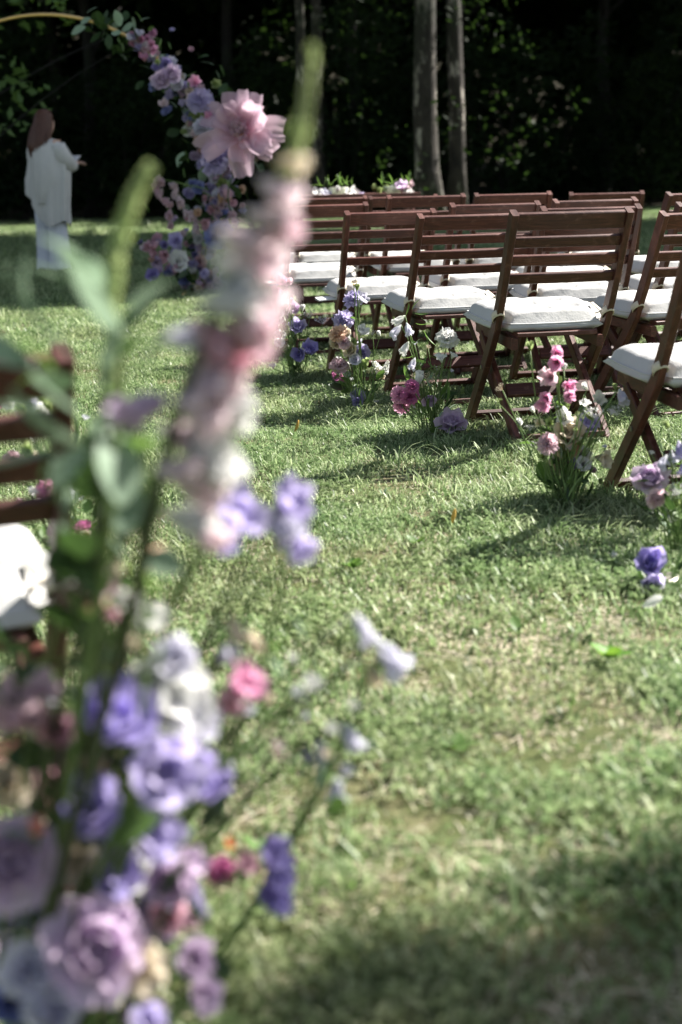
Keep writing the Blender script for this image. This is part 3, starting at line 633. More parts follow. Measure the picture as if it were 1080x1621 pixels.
OFF = {'rose': .25, 'lisianthus': .28, 'carnation': .22, 'star': .2, 'bell': .45, 'snap': .3, 'bud': .35, 'cup': .35, 'umbel': .35, 'floret': 0}
KS = {'snap': 1.5, 'bud': 1.2, 'star': 1.2, 'rose': .95, 'lisianthus': 1.22, 'cup': 1.2, 'bell': 1.08}
def bloom(parent, org, kind, colr, p, size, d, big=False, fr=rnd):
    """one flower head, a part of its cluster; p world centre, size across in metres, d facing. big: petals are objects of their own"""
    size *= KS.get(kind, 1); d = Vector(d).normalized(); base = Vector(p) - d * (OFF[kind] * size) - Vector(org); M = orient(base, d, fr.random() * 6.28, size)
    nm = NAMES[kind]
    if kind == 'umbel': return mobj(nm, UMB[fr.randrange(2)], PET[colr], parent, M)
    if kind == 'floret': return mobj(nm, SPK[fr.randrange(2)], PET[colr], parent, M)
    if not big: return mobj(nm, flower_mesh(kind, fr.randrange(3)), PET[colr], parent, M)
    # heart = calyx with the innermost petals, then each outer petal
    mb = MB(); a0 = fr.random() * 6
    n, L, W, th, cup, ruf, tip = DES[kind][0]
    for k in range(n):
        V, F, A = petal(L, W, th, cup, ruf, k * 2.1, 6, 8, tip); Mz = Matrix.Rotation(a0 + 6.283 * k / n, 4, 'Z') @ Matrix.Translation((.02, 0, 0)); mb.add([Mz @ Vector(v) for v in V], F, A)
    mb.add(*tube([(0, 0, -.08), (0, 0, 0), (0, 0, .05)], [.03, .07, .05], 7), [0] * 21)
    h = mobj(nm, mb.me(nm), PET[colr], parent, M)
    for ri in range(1, len(DES[kind])):
        n = DES[kind][ri][0]; a0 += fr.uniform(.3, 1)
        for k in range(n):
            mobj('petal', petal_mesh(kind, ri, fr.randrange(3)), PET[colr], h, Matrix.Rotation(a0 + 6.283 * k / n + fr.uniform(-.15, .15), 4, 'Z') @ Matrix.Translation((.02, 0, 0)) @ Matrix.Scale(fr.uniform(.9, 1.1), 4))
    return h
def stem(parent, org, path, r0=.0022, mat=None):
    mb = MB(); P = [Vector(p) - Vector(org) for p in path]; mb.add(*tube(P, r0, 5)); return mobj('stem', mb.me('stem'), mat or STEM, parent)
def leafobj(parent, org, kind, p, d, size, mat, roll=0, fr=rnd):
    return mobj('leaf', fr.choice(LM[kind]), mat, parent, yorient(Vector(p) - Vector(org), d, roll, size))
def cluster(label, base, Y, blooms, nleaf=14, fr=None, leafmat=LEAF, spread=.09, grp='flower clusters along the aisle', sr=.0020, lz=(.02, .22), blades=8, bs=1.08):
    """blooms: (px, py, size_px, kind, colour, facing or None)"""
    fr = fr or random.Random(hash_(label)); org = Vector((base[0], base[1], gz(base[0], base[1])))
    o = empty('flower_cluster', org); tag(o, label, 'flowers', grp)
    pin = MB(); pin.add(*tube([(0, 0, -.012), (0, 0, .004), (0, 0, .016), (0, 0, .018)], [.05, .05, .044, .001], 12)); mobj('pin_holder', fix(pin.me('pin_holder')), STEEL, o)
    for b in blooms:
        px, py, sp, kind, colr = b[:5]; dY = b[6] if len(b) > 6 else fr.uniform(-.07, .07)
        p = at(px, py, Y + dY); size = sp * bs * (Y + dY) / FPX
        d = b[5] if len(b) > 5 and b[5] else (fr.uniform(-.6, .6), fr.uniform(-.9, -.2), fr.uniform(.25, .9))
        if p.z < org.z + .02: p.z = org.z + .02
        bloom(o, org, kind, colr, p, size, d, False, fr)
        d = Vector(d).normalized(); e = p - d * OFF[kind] * size
        s0 = org + Vector((fr.gauss(0, .02), fr.gauss(0, .02), .012)); 
        m = Vector((s0.x * .45 + e.x * .55 + fr.gauss(0, .012), s0.y * .45 + e.y * .55, max(s0.z + .02, e.z * .62 - d.z * .03)))
        stem(o, org, bez(s0, m, e, 8), sr)
    zs = [at(b[0], b[1], Y).z - org.z for b in blooms]; xs_ = [at(b[0], b[1], Y).x - org.x for b in blooms]
    for i in range(len(blooms) * 6 // 5):      # small filler blooms, buds and sprigs between the main ones
        k = fr.randrange(len(blooms)); p = org + Vector((xs_[k] * .85 + fr.gauss(0, .04), fr.gauss(.03, .05), max(.03, zs[k] * fr.uniform(.5, 1.02) + fr.gauss(0, .02))))
        kind, colr = fr.choice([('bud', 'bud_green'), ('star', 'white'), ('umbel', 'white'), ('umbel', 'cream'), ('bud', 'white'), ('star', 'pale_lavender'), ('umbel', 'bud_green'), ('floret', 'bud_green')]); d = Vector((fr.uniform(-.5, .5), fr.uniform(-.6, .2), .8)).normalized(); size = fr.uniform(.016, .036)
        bloom(o, org, kind, colr, p, size, d, False, fr); e = p - d * OFF[kind] * size; s0 = org + Vector((fr.gauss(0, .02), fr.gauss(0, .02), .012)); stem(o, org, bez(s0, Vector((s0.x * .45 + e.x * .55, (s0.y + e.y) / 2, max(s0.z + .015, e.z * .7))), e, 6), sr * .7)
    for i in range(nleaf * 3):
        k = fr.randrange(len(blooms)); t = fr.uniform(.25, .9); a = fr.random() * 6.28
        leafobj(o, org, 'lance' if fr.random() < .8 else 'round', org + Vector((xs_[k] * t * .8 + fr.gauss(0, .012), fr.gauss(0, .035), max(.02, zs[k] * t))) + Vector((0, .035, 0)), (math.cos(a), math.sin(a), fr.uniform(-.2, .9)), fr.uniform(.025, .06), fr.choice([leafmat, leafmat, LEAF_G, LEAF_D]), fr.uniform(-.8, .8), fr)
    for i in range(nleaf):
        a = fr.random() * 6.28; q = spread * math.sqrt(fr.random()); z = fr.uniform(*lz)
        leafobj(o, org, 'lance' if fr.random() < .75 else 'round', org + Vector((q * math.cos(a), q * math.sin(a), z)), (math.cos(a), math.sin(a), fr.uniform(-.1, .9)), fr.uniform(.035, .085), leafmat if fr.random() < .6 else LEAF_D, fr.uniform(-.6, .6), fr)
    for i in range(blades):
        a = fr.random() * 6.28; leafobj(o, org, 'grass', org + Vector((.03 * math.cos(a), .03 * math.sin(a), 0)), (math.cos(a) * .4, math.sin(a) * .4, 1), fr.uniform(.07, .15), STEM, fr.uniform(-1, 1), fr)
    return o, org
DN = (-.35, -.3, -.8)
z4 = lambda L: [(600 + .2407 * b[0], 460 + .2407 * b[1], b[2] * .2407) + tuple(b[3:]) for b in L]
z3 = lambda L: [(860 + .2037 * b[0], 540 + .2037 * b[1], b[2] * .2037) + tuple(b[3:]) for b in L]
z5 = lambda L: [(420 + .2037 * b[0], 420 + .2037 * b[1], b[2] * .2037) + tuple(b[3:]) for b in L]
UPF = (-.2, -.4, .9); FR = (-.1, -.9, .35)
oA, orgA = cluster('flower cluster with drooping white bells, hot pink blooms and a low mauve rose', (.345, 5.2), 5.16, z4([
    (140, 190, 85, 'bell', 'white', (-.7, -.2, -.5)), (118, 262, 95, 'bell', 'pale_lavender', (-.6, -.3, -.7)), (190, 245, 75, 'bell', 'pale_lavender', (.2, -.5, -.8)), (175, 372, 85, 'bell', 'white', (-.5, -.3, -.8)),
    (225, 475, 75, 'bell', 'pale_lavender', DN), (450, 305, 130, 'carnation', 'white', (-.1, -.7, .7)), (410, 455, 95, 'star', 'white', UPF), (485, 435, 70, 'star', 'white', (.4, -.3, .8)),
    (262, 585, 105, 'cup', 'white', (.2, -.4, .9)), (220, 630, 90, 'carnation', 'magenta', FR), (140, 685, 110, 'carnation', 'pink', FR), (205, 695, 105, 'carnation', 'magenta', (.1, -.9, .2)), (150, 750, 105, 'carnation', 'pink', (-.2, -.9, 0)),
    (325, 715, 90, 'lisianthus', 'mauve', (.1, -.6, -.2)), (475, 870, 190, 'rose', 'mauve', (.05, -.62, .8)), (370, 520, 110, 'umbel', 'bud_green', UPF), (330, 570, 110, 'umbel', 'cream', UPF), (290, 620, 60, 'bud', 'cream', (0, 0, 1))]), 16, lz=(.02, .2))
for (u, v, d) in [(235, 150, (.8, -.2, -.3)), (215, 130, (.2, -.1, .5)), (290, 260, (.5, -.1, -.8)), (310, 290, (.3, -.2, -.9)), (330, 420, (.5, -.2, -.7)), (255, 400, (-.3, -.4, -.7)), (215, 330, (.4, -.5, -.4)), (320, 460, (.2, -.2, -.9)), (180, 160, (.3, -.5, .4)), (240, 215, (.7, -.1, -.5))]:
    leafobj(oA, orgA, 'lance', at(600 + .2407 * u, 460 + .2407 * v, 5.16), d, .055, LEAF, rnd.uniform(-1, 1))
cluster('flower cluster with pink snapdragons above cream blooms beside the fifth row', (.66, 4.1), 4.12, z3([
    (105, 100, 75, 'snap', 'pink', FR), (110, 165, 85, 'snap', 'pink', (-.3, -.9, 0)), (75, 280, 110, 'snap', 'pale_pink', (-.5, -.7, .1)), (170, 350, 80, 'snap', 'pink', (.4, -.8, .1)), (180, 410, 80, 'snap', 'pink', (.3, -.8, -.2)), (45, 440, 85, 'snap', 'pink', (-.6, -.7, 0)), (30, 485, 85, 'snap', 'pink', (-.6, -.7, -.2)), (165, 200, 60, 'bud', 'white', (.2, 0, 1)),
    (-103, 40, 75, 'bud', 'bud_green', (-.1, -.2, 1)), (-340, 365, 70, 'umbel', 'cream', (-.7, -.3, .5)), (160, 600, 140, 'star', 'white', FR), (430, 465, 115, 'star', 'white', (0, -.7, .6)), (330, 500, 90, 'star', 'white', UPF), (560, 540, 100, 'umbel', 'white', UPF), (400, 545, 130, 'umbel', 'white', (0, -.2, 1)),
    (350, 660, 145, 'lisianthus', 'lavender', (0, -.6, .8)), (195, 730, 190, 'lisianthus', 'cream', (0, -.8, .6)), (190, 805, 160, 'lisianthus', 'peach', (0, -.9, -.2)), (30, 790, 130, 'carnation', 'pale_pink', (-.4, -.8, .3)), (145, 945, 150, 'lisianthus', 'cream', (-.3, -.9, .1)),
    (310, 885, 90, 'snap', 'white', FR), (440, 905, 95, 'snap', 'cream', (.5, -.7, 0)), (310, 960, 85, 'snap', 'white', FR), (380, 990, 80, 'bud', 'pale_pink', (.5, -.5, -.6)), (610, 425, 105, 'bell', 'pale_lavender', (.2, -.6, -.7)), (560, 355, 60, 'bud', 'bud_green', (-.2, -.2, .9)),
    (260, 630, 70, 'bud', 'bud_green', (0, -.2, 1)), (110, 700, 70, 'snap', 'pink', FR), (0, 900, 70, 'star', 'bud_green', FR), (50, 640, 80, 'star', 'bud_green', FR), (250, 930, 90, 'lisianthus', 'lavender', (0, -.8, -.4)), (-30, 640, 75, 'star', 'cream', FR)]), 22, blades=8, lz=(.0, .12), bs=1.32)
cluster('flower cluster with a large mauve rose on tall stems beside the sixth row', (.87, 3.52), 3.5, z3([
    (830, 1080, 275, 'rose', 'mauve', (-.15, -.62, .72)), (880, 1220, 150, 'rose', 'pale_pink', (.1, -.9, -.2)), (1060, 830, 130, 'bell', 'lavender', (.1, -.5, -.8)), (940, 930, 120, 'bell', 'pale_lavender', (-.5, -.5, -.7)), (1000, 900, 120, 'bell', 'pale_lavender', (0, -.5, -.8)), (1090, 980, 110, 'bell', 'lavender', DN),
    (1040, 1150, 150, 'umbel', 'white', UPF), (960, 1210, 120, 'umbel', 'cream', UPF), (960, 650, 90, 'bud', 'bud_green', (-.5, -.3, .7)), (1110, 640, 100, 'bud', 'bud_green', (.3, -.3, .7)), (1140, 760, 120, 'lisianthus', 'lavender', FR)]), 16, blades=24, lz=(.02, .26))
oC = cluster('single lavender bloom low over the grass beside the flower cluster with the large rose', (.76, 3.27), 3.24, [(1030, 893, 48, 'lisianthus', 'purple', (-.2, -.6, .6)), (1032, 915, 40, 'lisianthus', 'lavender', (.1, -.7, -.5))], 3, blades=6, lz=(.0, .05), spread=.04)
cluster('flower cluster mixing lavender, peach and white blooms beside the third row', (.10, 5.88), 5.85, z5([
    (690, 150, 75, 'star', 'cream', (0, -.3, 1)), (715, 170, 60, 'bud', 'bud_green', (.1, 0, 1)), (690, 250, 150, 'carnation', 'lavender', (-.2, -.6, .7)), (750, 265, 90, 'lisianthus', 'pale_lavender', (.5, -.5, .5)), (605, 425, 155, 'carnation', 'lavender', (-.2, -.8, .5)), (560, 530, 130, 'carnation', 'peach', (-.3, -.7, .5)), (620, 520, 90, 'lisianthus', 'cream', FR), (560, 600, 120, 'lisianthus', 'cream', FR), (610, 600, 90, 'carnation', 'pale_pink', FR),
    (750, 520, 95, 'lisianthus', 'white', (.4, -.5, .6)), (670, 665, 110, 'lisianthus', 'cream', (-.4, -.7, .3)), (745, 680, 125, 'lisianthus', 'lavender', (.3, -.8, .2)), (700, 735, 90, 'lisianthus', 'pale_lavender', FR), (575, 770, 130, 'carnation', 'pale_pink', (0, -.6, .7)), (590, 860, 110, 'star', 'magenta', (0, -.3, -.9)), (545, 850, 70, 'star', 'magenta', (-.8, -.4, 0)),
    (870, 790, 120, 'floret', 'white', (-.5, -.2, .8)), (940, 790, 100, 'floret', 'white', (.3, -.2, .9)), (890, 840, 100, 'floret', 'cream', (-.3, -.5, .8)), (725, 1010, 110, 'carnation', 'lavender', (.2, -.8, .3)), (715, 1060, 80, 'lisianthus', 'purple', (0, -.8, -.2)), (780, 770, 90, 'cup', 'bud_green', (0, -.3, .9)), (690, 590, 60, 'bud', 'bud_green', (0, -.2, 1)), (830, 520, 60, 'umbel', 'white', UPF)]), 18, lz=(.02, .24))
cluster('flower cluster with pink snapdragons over purple blooms beside the second row', (-.20, 6.86), 6.82, z5([
    (110, 105, 70, 'snap', 'pink', FR), (135, 130, 70, 'snap', 'pink', FR), (180, 140, 65, 'snap', 'pale_pink', FR), (115, 205, 80, 'snap', 'pink', (-.5, -.7, 0)), (100, 300, 70, 'snap', 'pink', (-.5, -.7, 0)), (200, 275, 60, 'bud', 'pink', (.3, 0, 1)), (150, 340, 120, 'lisianthus', 'pale_pink', (-.2, -.8, .4)), (210, 340, 100, 'lisianthus', 'mauve', (.2, -.8, .4)), (105, 390, 75, 'snap', 'white', FR), (110, 430, 65, 'snap', 'white', FR),
    (255, 485, 130, 'lisianthus', 'lavender', (-.1, -.7, .6)), (335, 375, 110, 'umbel', 'white', UPF), (290, 330, 60, 'bud', 'white', (0, 0, 1)), (120, 555, 80, 'snap', 'white', FR), (115, 610, 75, 'snap', 'white', FR), (340, 655, 125, 'lisianthus', 'purple', (.2, -.6, .6)), (265, 690, 110, 'lisianthus', 'purple', (-.3, -.8, .1)), (440, 420, 110, 'umbel', 'pale_lavender', UPF), (200, 590, 70, 'bud', 'bud_green', (.3, 0, .8)), (60, 790, 70, 'star', 'white', UPF)]), 18, lz=(.02, .3))
cluster('small lavender flower cluster beyond the second row of chairs', (-.47, 7.9), 7.85, [(388, 545, 24, 'lisianthus', 'lavender', FR), (394, 522, 18, 'bud', 'peach', FR), (418, 490, 28, 'lisianthus', 'purple', FR), (405, 505, 24, 'lisianthus', 'lavender', FR), (424, 505, 24, 'lisianthus', 'lavender', FR), (400, 470, 22, 'star', 'white', FR)], 12, lz=(.02, .25))
# far side of the aisle, behind the lone chair
cluster('flower cluster of magenta, white and pink blooms behind the lone chair', (-.62, 3.25), 3.2, [
    (3, 632, 26, 'carnation', 'magenta', FR), (16, 642, 26, 'star', 'white', FR), (30, 655, 18, 'star', 'white', FR), (48, 640, 30, 'lisianthus', 'pale_lavender', FR), (66, 632, 22, 'bud', 'bud_green', UPF), (76, 642, 22, 'bud', 'bud_green', UPF), (66, 655, 32, 'lisianthus', 'white', FR), (36, 648, 20, 'star', 'bud_green', FR), (22, 730, 32, 'lisianthus', 'pale_pink', FR), (50, 728, 32, 'lisianthus', 'cream', FR), (45, 712, 26, 'star', 'bud_green', FR),
    (75, 775, 36, 'carnation', 'pink', FR), (88, 770, 24, 'star', 'magenta', FR), (62, 795, 22, 'bud', 'pale_pink', FR), (108, 785, 26, 'lisianthus', 'pale_lavender', FR), (32, 795, 18, 'star', 'pale_pink', FR), (86, 840, 22, 'lisianthus', 'pale_pink', FR), (130, 832, 26, 'carnation', 'magenta', UPF), (138, 846, 22, 'star', 'cream', FR), (133, 882, 30, 'lisianthus', 'pale_pink', FR), (100, 860, 22, 'star', 'bud_green', FR)], 26, lz=(.02, .36), spread=.12)

# ------------------------------------------------------------------ tall foreground cluster with the foxglove
fr = random.Random(5); org = Vector((-.33, 1.30, gz(-.33, 1.3)))
FG = empty('flower_cluster', org); tag(FG, 'tall foxglove and lavender flower cluster at the near end of the aisle', 'flowers', 'flower clusters along the aisle')
pin = MB(); pin.add(*tube([(0, 0, -.012), (0, 0, .004), (0, 0, .03), (0, 0, .032)], [.09, .09, .08, .001], 14)); mobj('pin_holder', fix(pin.me('pin_holder')), STEEL, FG)
def spath(P, Y, n=5):
    """smooth path through photo points at distances Y"""
    pts = [at(p[0], p[1], Y if not hasattr(Y, '__len__') else Y[i]) for i, p in enumerate(P)]; out = []
    for i in range(len(pts) - 1):
        a, b, c, d = pts[max(i - 1, 0)], pts[i], pts[i + 1], pts[min(i + 2, len(pts) - 1)]
        for k in range(n):
            t = k / n; out.append(.5 * ((2 * b) + (c - a) * t + (2 * a - 5 * b + 4 * c - d) * t * t + (3 * b - a - 3 * c + d) * t ** 3))
    return out + [pts[-1]]
Yf = 1.13
sp_ = spath([(492, 85), (484, 180), (455, 270), (405, 370), (345, 490), (300, 600), (262, 720), (238, 830), (212, 950), (170, 1110), (110, 1320), (60, 1560)], [1.13] * 8 + [1.15, 1.18, 1.22, 1.27]) + [org + Vector((.02, -.02, .02))]
mb = MB(); n_ = len(sp_); mb.add(*tube([p - org for p in sp_], [.0028 + .0032 * min(1, i / n_ * 1.6) for i in range(n_)], 7)); mobj('foxglove_stem', mb.me('stem'), STEM_D, FG)
def bud_spike(path, w0, w1, name='bud_spike', mat=SPIKE_G, seed=1, taper=.25):
    r = random.Random(seed); mb = MB(); m = len(path) * 9
    for i in range(m):
        t = i / m; q = t * (len(path) - 1); k = min(int(q), len(path) - 2); p = path[k].lerp(path[k + 1], q - k); d = (path[k + 1] - path[k]).normalized()
        a = i * 2.39996; s = d.orthogonal().normalized(); s = Matrix.Rotation(a, 3, d) @ s; w = (w0 + (w1 - w0) * t) * r.uniform(.85, 1.15)
        V, F, A = petal(w, w * .75, (55, 10, -25, -40), .9, 0, 0, 3, 4, .7)
        M = orient(p - org, s * .8 - d * -.45, r.random() * 6, 1)
        for kk in range(2):
            Mz = M @ Matrix.Rotation(kk * math.pi, 4, 'Z'); mb.add([Mz @ Vector(v) for v in V], F, A)
    mb.add(*tube([p - org for p in path], [w0 * .12 + w1 * .1] * len(path), 6)); return mobj(name, mb.me(name), mat, FG)
bud_spike(spath([(496, 70), (492, 110), (482, 180), (468, 232), (452, 275)], 1.13, 3), .0038, .0085)
FOX = [(470, 205, 34, 'bud_green'), (462, 258, 44, 'cream'), (442, 300, 56, 'foxglove_pink'), (428, 345, 62, 'foxglove_pink'), (382, 378, 66, 'foxglove_pink'), (444, 360, 56, 'pale_pink'), (372, 425, 76, 'white'), (405, 420, 74, 'foxglove_pink'), (398, 470, 80, 'foxglove_pink'), (360, 480, 80, 'white'), (392, 505, 74, 'pale_pink'), (338, 530, 76, 'rosy'), (352, 565, 74, 'rosy'),
       (330, 605, 78, 'foxglove_pink'), (345, 640, 80, 'white'), (292, 535, 60, 'pale_lavender'), (312, 640, 70, 'foxglove_pink'), (290, 690, 74, 'foxglove_pink'), (322, 705, 78, 'white'), (345, 735, 64, 'white'), (285, 745, 66, 'foxglove_pink'), (312, 770, 74, 'foxglove_pink'), (300, 820, 72, 'white'), (330, 845, 60, 'foxglove_pink'), (245, 640, 66, 'mauve'), (215, 650, 50, 'mauve')]
FOX += [(u + fr.uniform(-16, 14), v + fr.uniform(5, 32), s * .9, fr.choice([c, 'foxglove_pink', 'white'])) for (u, v, s, c) in FOX[4:24:2] if u > 280]
FOX = [(u - 6, v, s, c) for (u, v, s, c) in FOX]
for (u, v, s, c) in FOX:
    Yp = Yf + fr.uniform(-.02, .02); p = at(u, v, Yp); left = u < 260 or (u, v) == (292, 535)
    bloom(FG, org, 'bell', c, p, s * 1.22 * Yp / FPX, ((-.9 if left else fr.uniform(.5, .95)), fr.uniform(-.6, .1), fr.uniform(-.6, .05)), False, fr)
# green bud spike bent over on the left
ls = spath([(243, 262), (222, 290), (204, 335), (186, 395), (178, 470), (177, 560), (182, 650), (180, 740), (165, 900), (130, 1120), (90, 1350)], [1.2] * 8 + [1.22, 1.24, 1.27]) + [org + Vector((-.02, .02, .02))]
mb = MB(); mb.add(*tube([p - org for p in ls], .0042, 6)); mobj('stem', mb.me('stem'), STEM, FG)
bud_spike(ls[:15], .006, .0095, seed=4); bud_spike(ls[15:34], .010, .005, seed=6)
for (u, v, d, s, m) in [(60, 520, (-.6, -.2, .5), .085, LEAF_G), (95, 545, (-.7, -.3, .5), .10, LEAF_G), (45, 620, (-.8, -.2, -.3), .10, LEAF_G), (110, 640, (-.5, -.4, .3), .09, LEAF_G), (140, 600, (.3, -.5, .5), .08, LEAF_G), (150, 470, (-.6, -.3, .7), .085, LEAF_G), (145, 440, (-.5, -.5, .7), .06, LEAF_G), (165, 520, (-.5, -.3, .6), .07, LEAF_G), (120, 690, (-.6, -.5, .1), .09, LEAF_G), (70, 680, (-.6, -.4, -.4), .085, LEAF_G), (185, 480, (.5, -.3, .6), .05, LEAF_G), (200, 560, (.5, -.3, .4), .06, LEAF_G), (150, 660, (.2, -.5, -.6), .07, LEAF_G), (120, 410, (-.5, -.4, .6), .055, LEAF_G), (170, 700, (.4, -.4, .3), .06, LEAF), (30, 560, (-.5, -.3, .3), .07, LEAF_G)]:
    leafobj(FG, org, 'lance' if s > .075 else 'round', at(u + 25, v + 20, 1.2 + fr.uniform(-.04, .04)), d, s, m, fr.uniform(-.6, .6), fr)
BL = [ # px, py, size, kind, colour, Y
 (195, 765, 42, 'bud', 'salmon', 1.22), (238, 888, 46, 'lisianthus', 'peach', 1.35), (366, 818, 92, 'lisianthus', 'lavender', 1.42), (345, 850, 60, 'lisianthus', 'purple', 1.43), (455, 798, 78, 'lisianthus', 'lavender', 1.5), (448, 842, 70, 'lisianthus', 'pale_lavender', 1.5), (466, 872, 56, 'lisianthus', 'lavender', 1.5), (382, 745, 34, 'star', 'white', 1.4),
 (208, 955, 52, 'star', 'white', 1.3), (240, 985, 50, 'lisianthus', 'white', 1.32), (208, 1020, 40, 'bud', 'cream', 1.28), (160, 930, 46, 'lisianthus', 'pale_pink', 1.28), (175, 975, 40, 'bud', 'rosy', 1.28), (185, 900, 36, 'bud', 'cream', 1.26), (110, 945, 40, 'lisianthus', 'rosy', 1.3), (150, 960, 38, 'lisianthus', 'peach', 1.3), (275, 1045, 70, 'lisianthus', 'pale_lavender', 1.34), (265, 1110, 120, 'lisianthus', 'white', 1.34), (300, 1145, 80, 'lisianthus', 'pale_lavender', 1.34), (230, 1075, 60, 'lisianthus', 'white', 1.33),
 (355, 1040, 54, 'cup', 'pale_lavender', 1.45), (378, 1088, 60, 'snap', 'pink', 1.42), (362, 1122, 44, 'snap', 'pale_pink', 1.42), (425, 1108, 32, 'bud', 'cream', 1.45), (372, 992, 40, 'bell', 'cream', 1.46), (402, 1012, 36, 'bell', 'cream', 1.46), (570, 992, 50, 'bell', 'pale_lavender', 1.6), (612, 1035, 64, 'bell', 'pale_lavender', 1.6), (585, 1062, 46, 'bell', 'cream', 1.6), (490, 1085, 40, 'star', 'white', 1.52), (470, 1100, 30, 'star', 'pale_lavender', 1.52),
 (553, 1162, 50, 'bell', 'pale_lavender', 1.56), (510, 1188, 44, 'bell', 'pale_lavender', 1.55), (533, 1248, 46, 'bell', 'pale_lavender', 1.55), (485, 1192, 30, 'bell', 'lavender', 1.55), (362, 1210, 30, 'bell', 'pale_lavender', 1.48), (440, 1185, 34, 'umbel', 'rosy', 1.5), (420, 1160, 40, 'umbel', 'cream', 1.5),
 (42, 1128, 120, 'lisianthus', 'pale_pink', 1.28), (90, 1160, 60, 'lisianthus', 'rosy', 1.28), (178, 1142, 122, 'lisianthus', 'purple', 1.27), (258, 1222, 118, 'lisianthus', 'lavender', 1.27), (250, 1265, 60, 'lisianthus', 'lavender', 1.27), (142, 1283, 100, 'lisianthus', 'purple', 1.27), (240, 1325, 90, 'lisianthus', 'lavender', 1.3), (175, 1375, 92, 'lisianthus', 'purple', 1.33),
 (15, 1365, 140, 'rose', 'mauve', 1.25), (60, 1312, 52, 'bud', 'salmon', 1.24), (112, 1358, 78, 'rose', 'cream', 1.3), (265, 1395, 80, 'lisianthus', 'mauve', 1.33), (300, 1370, 50, 'lisianthus', 'mauve', 1.35), (270, 1445, 64, 'lisianthus', 'rosy', 1.34), (310, 1440, 44, 'star', 'lavender', 1.36), (152, 1502, 165, 'rose', 'mauve', 1.24), (218, 1530, 90, 'rose', 'cream', 1.26), (305, 1520, 70, 'lisianthus', 'mauve', 1.33), (318, 1575, 62, 'lisianthus', 'mauve', 1.33),
 (360, 1336, 26, 'star', 'orange', 1.45), (352, 1378, 44, 'carnation', 'magenta', 1.45), (385, 1368, 40, 'lisianthus', 'rosy', 1.45), (45, 1540, 96, 'lisianthus', 'pale_lavender', 1.24), (85, 1605, 100, 'lisianthus', 'pale_lavender', 1.22), (15, 1590, 70, 'lisianthus', 'blue', 1.24), (235, 1618, 60, 'lisianthus', 'lavender', 1.26), (92, 1105, 18, 'bud', 'peach', 1.27), (107, 1213, 18, 'bud', 'peach', 1.28), (75, 1240, 60, 'lisianthus', 'rosy', 1.42), (380, 1530, 40, 'bud', 'bud_green', 1.4), (140, 880, 30, 'bud', 'bud_green', 1.3)]
for (u, v, s, kind, c, Y) in BL:
    p = at(u, v, Y); size = s * 1.12 * Y / FPX; org_d = Vector((fr.uniform(-.2, .8) + (.15 if u > 150 else 0), fr.uniform(-.9, -.35), fr.uniform(.25, .9)))
    if kind == 'bell': org_d = Vector((fr.uniform(-.2, .8), fr.uniform(-.6, -.2), fr.uniform(-.9, -.3)))
    if kind == 'rose': org_d = Vector((.25, -.88, .45))
    bloom(FG, org, kind, c, p, size, org_d, s >= 60 and kind in ('rose', 'lisianthus'), fr)
    d = org_d.normalized(); e = p - d * OFF[kind] * size; s0 = org + Vector((fr.gauss(0, .035), fr.gauss(0, .035), .02))
    m = Vector((s0.x * .55 + e.x * .45, s0.y * .5 + e.y * .5 + .03, e.z * .75)); stem(FG, org, bez(s0, m, e, 8), .0022, STEM if fr.random() < .5 else STEM_D)
for i in range(46):
    v = fr.uniform(1060, 1640); u = fr.uniform(-15, 330) - max(0, 1150 - v) * .6; Y = fr.uniform(1.32, 1.44); p = at(u, v, Y); s = fr.uniform(42, 92)
    kind = fr.choice(['lisianthus', 'lisianthus', 'rose', 'carnation', 'star']); c = fr.choice(['pale_lavender', 'lavender', 'white', 'purple', 'mauve', 'pale_pink', 'lavender', 'cream'])
    d = Vector((fr.uniform(-.1, .9), fr.uniform(-.9, -.3), fr.uniform(.2, .9))).normalized(); size = s * 1.2 * Y / FPX; p.z = max(p.z, org.z + .05)
    bloom(FG, org, kind, c, p, size, d, False, fr); s0 = org + Vector((fr.gauss(0, .035), fr.gauss(0, .035), .02)); e = p - d * OFF[kind] * size
    stem(FG, org, bez(s0, Vector((s0.x * .6 + e.x * .4, (s0.y + e.y) / 2 + .03, e.z * .7)), e, 7), .0022, STEM)
for i in range(16):
    u, v, Y = fr.uniform(60, 200), fr.uniform(560, 815), fr.uniform(1.22, 1.4); a = fr.random() * 6.28
    leafobj(FG, org, fr.choice(['lance', 'lance', 'round']), at(u, v, Y), (math.cos(a), fr.uniform(-.6, .2), math.sin(a) * .7 + .2), fr.uniform(.03, .06), fr.choice([LEAF_D, LEAF_D, LEAF, LEAF_G]), fr.uniform(-1, 1), fr)
for i in range(16):   # upright leafy stems on the left
    u0 = fr.uniform(125, 260) if i < 12 else fr.uniform(10, 110); top = fr.uniform(470, 900) if i < 12 else fr.uniform(1030, 1120); Y = fr.uniform(1.24, 1.42); pth = spath([(u0, top), (u0 * .95 + 8, top + (1180 - top) * .5), (u0 * .8 + 25, 1200), (110, 1500)], Y) + [org + Vector((fr.gauss(0, .03), fr.gauss(0, .03), .02))]
    stem(FG, org, pth, .0024, fr.choice([STEM, STEM_D]))
    for k in range(7):
        p = pth[min(len(pth) - 1, k * 2)]; a = fr.choice([-1, 1]); leafobj(FG, org, fr.choice(['lance', 'lance', 'round']), p, (a * fr.uniform(.4, 1), fr.uniform(-.7, .2), fr.uniform(-.2, .8)), fr.uniform(.03, .065), fr.choice([LEAF, LEAF_D, LEAF_D, LEAF_G]), fr.uniform(-1, 1), fr)
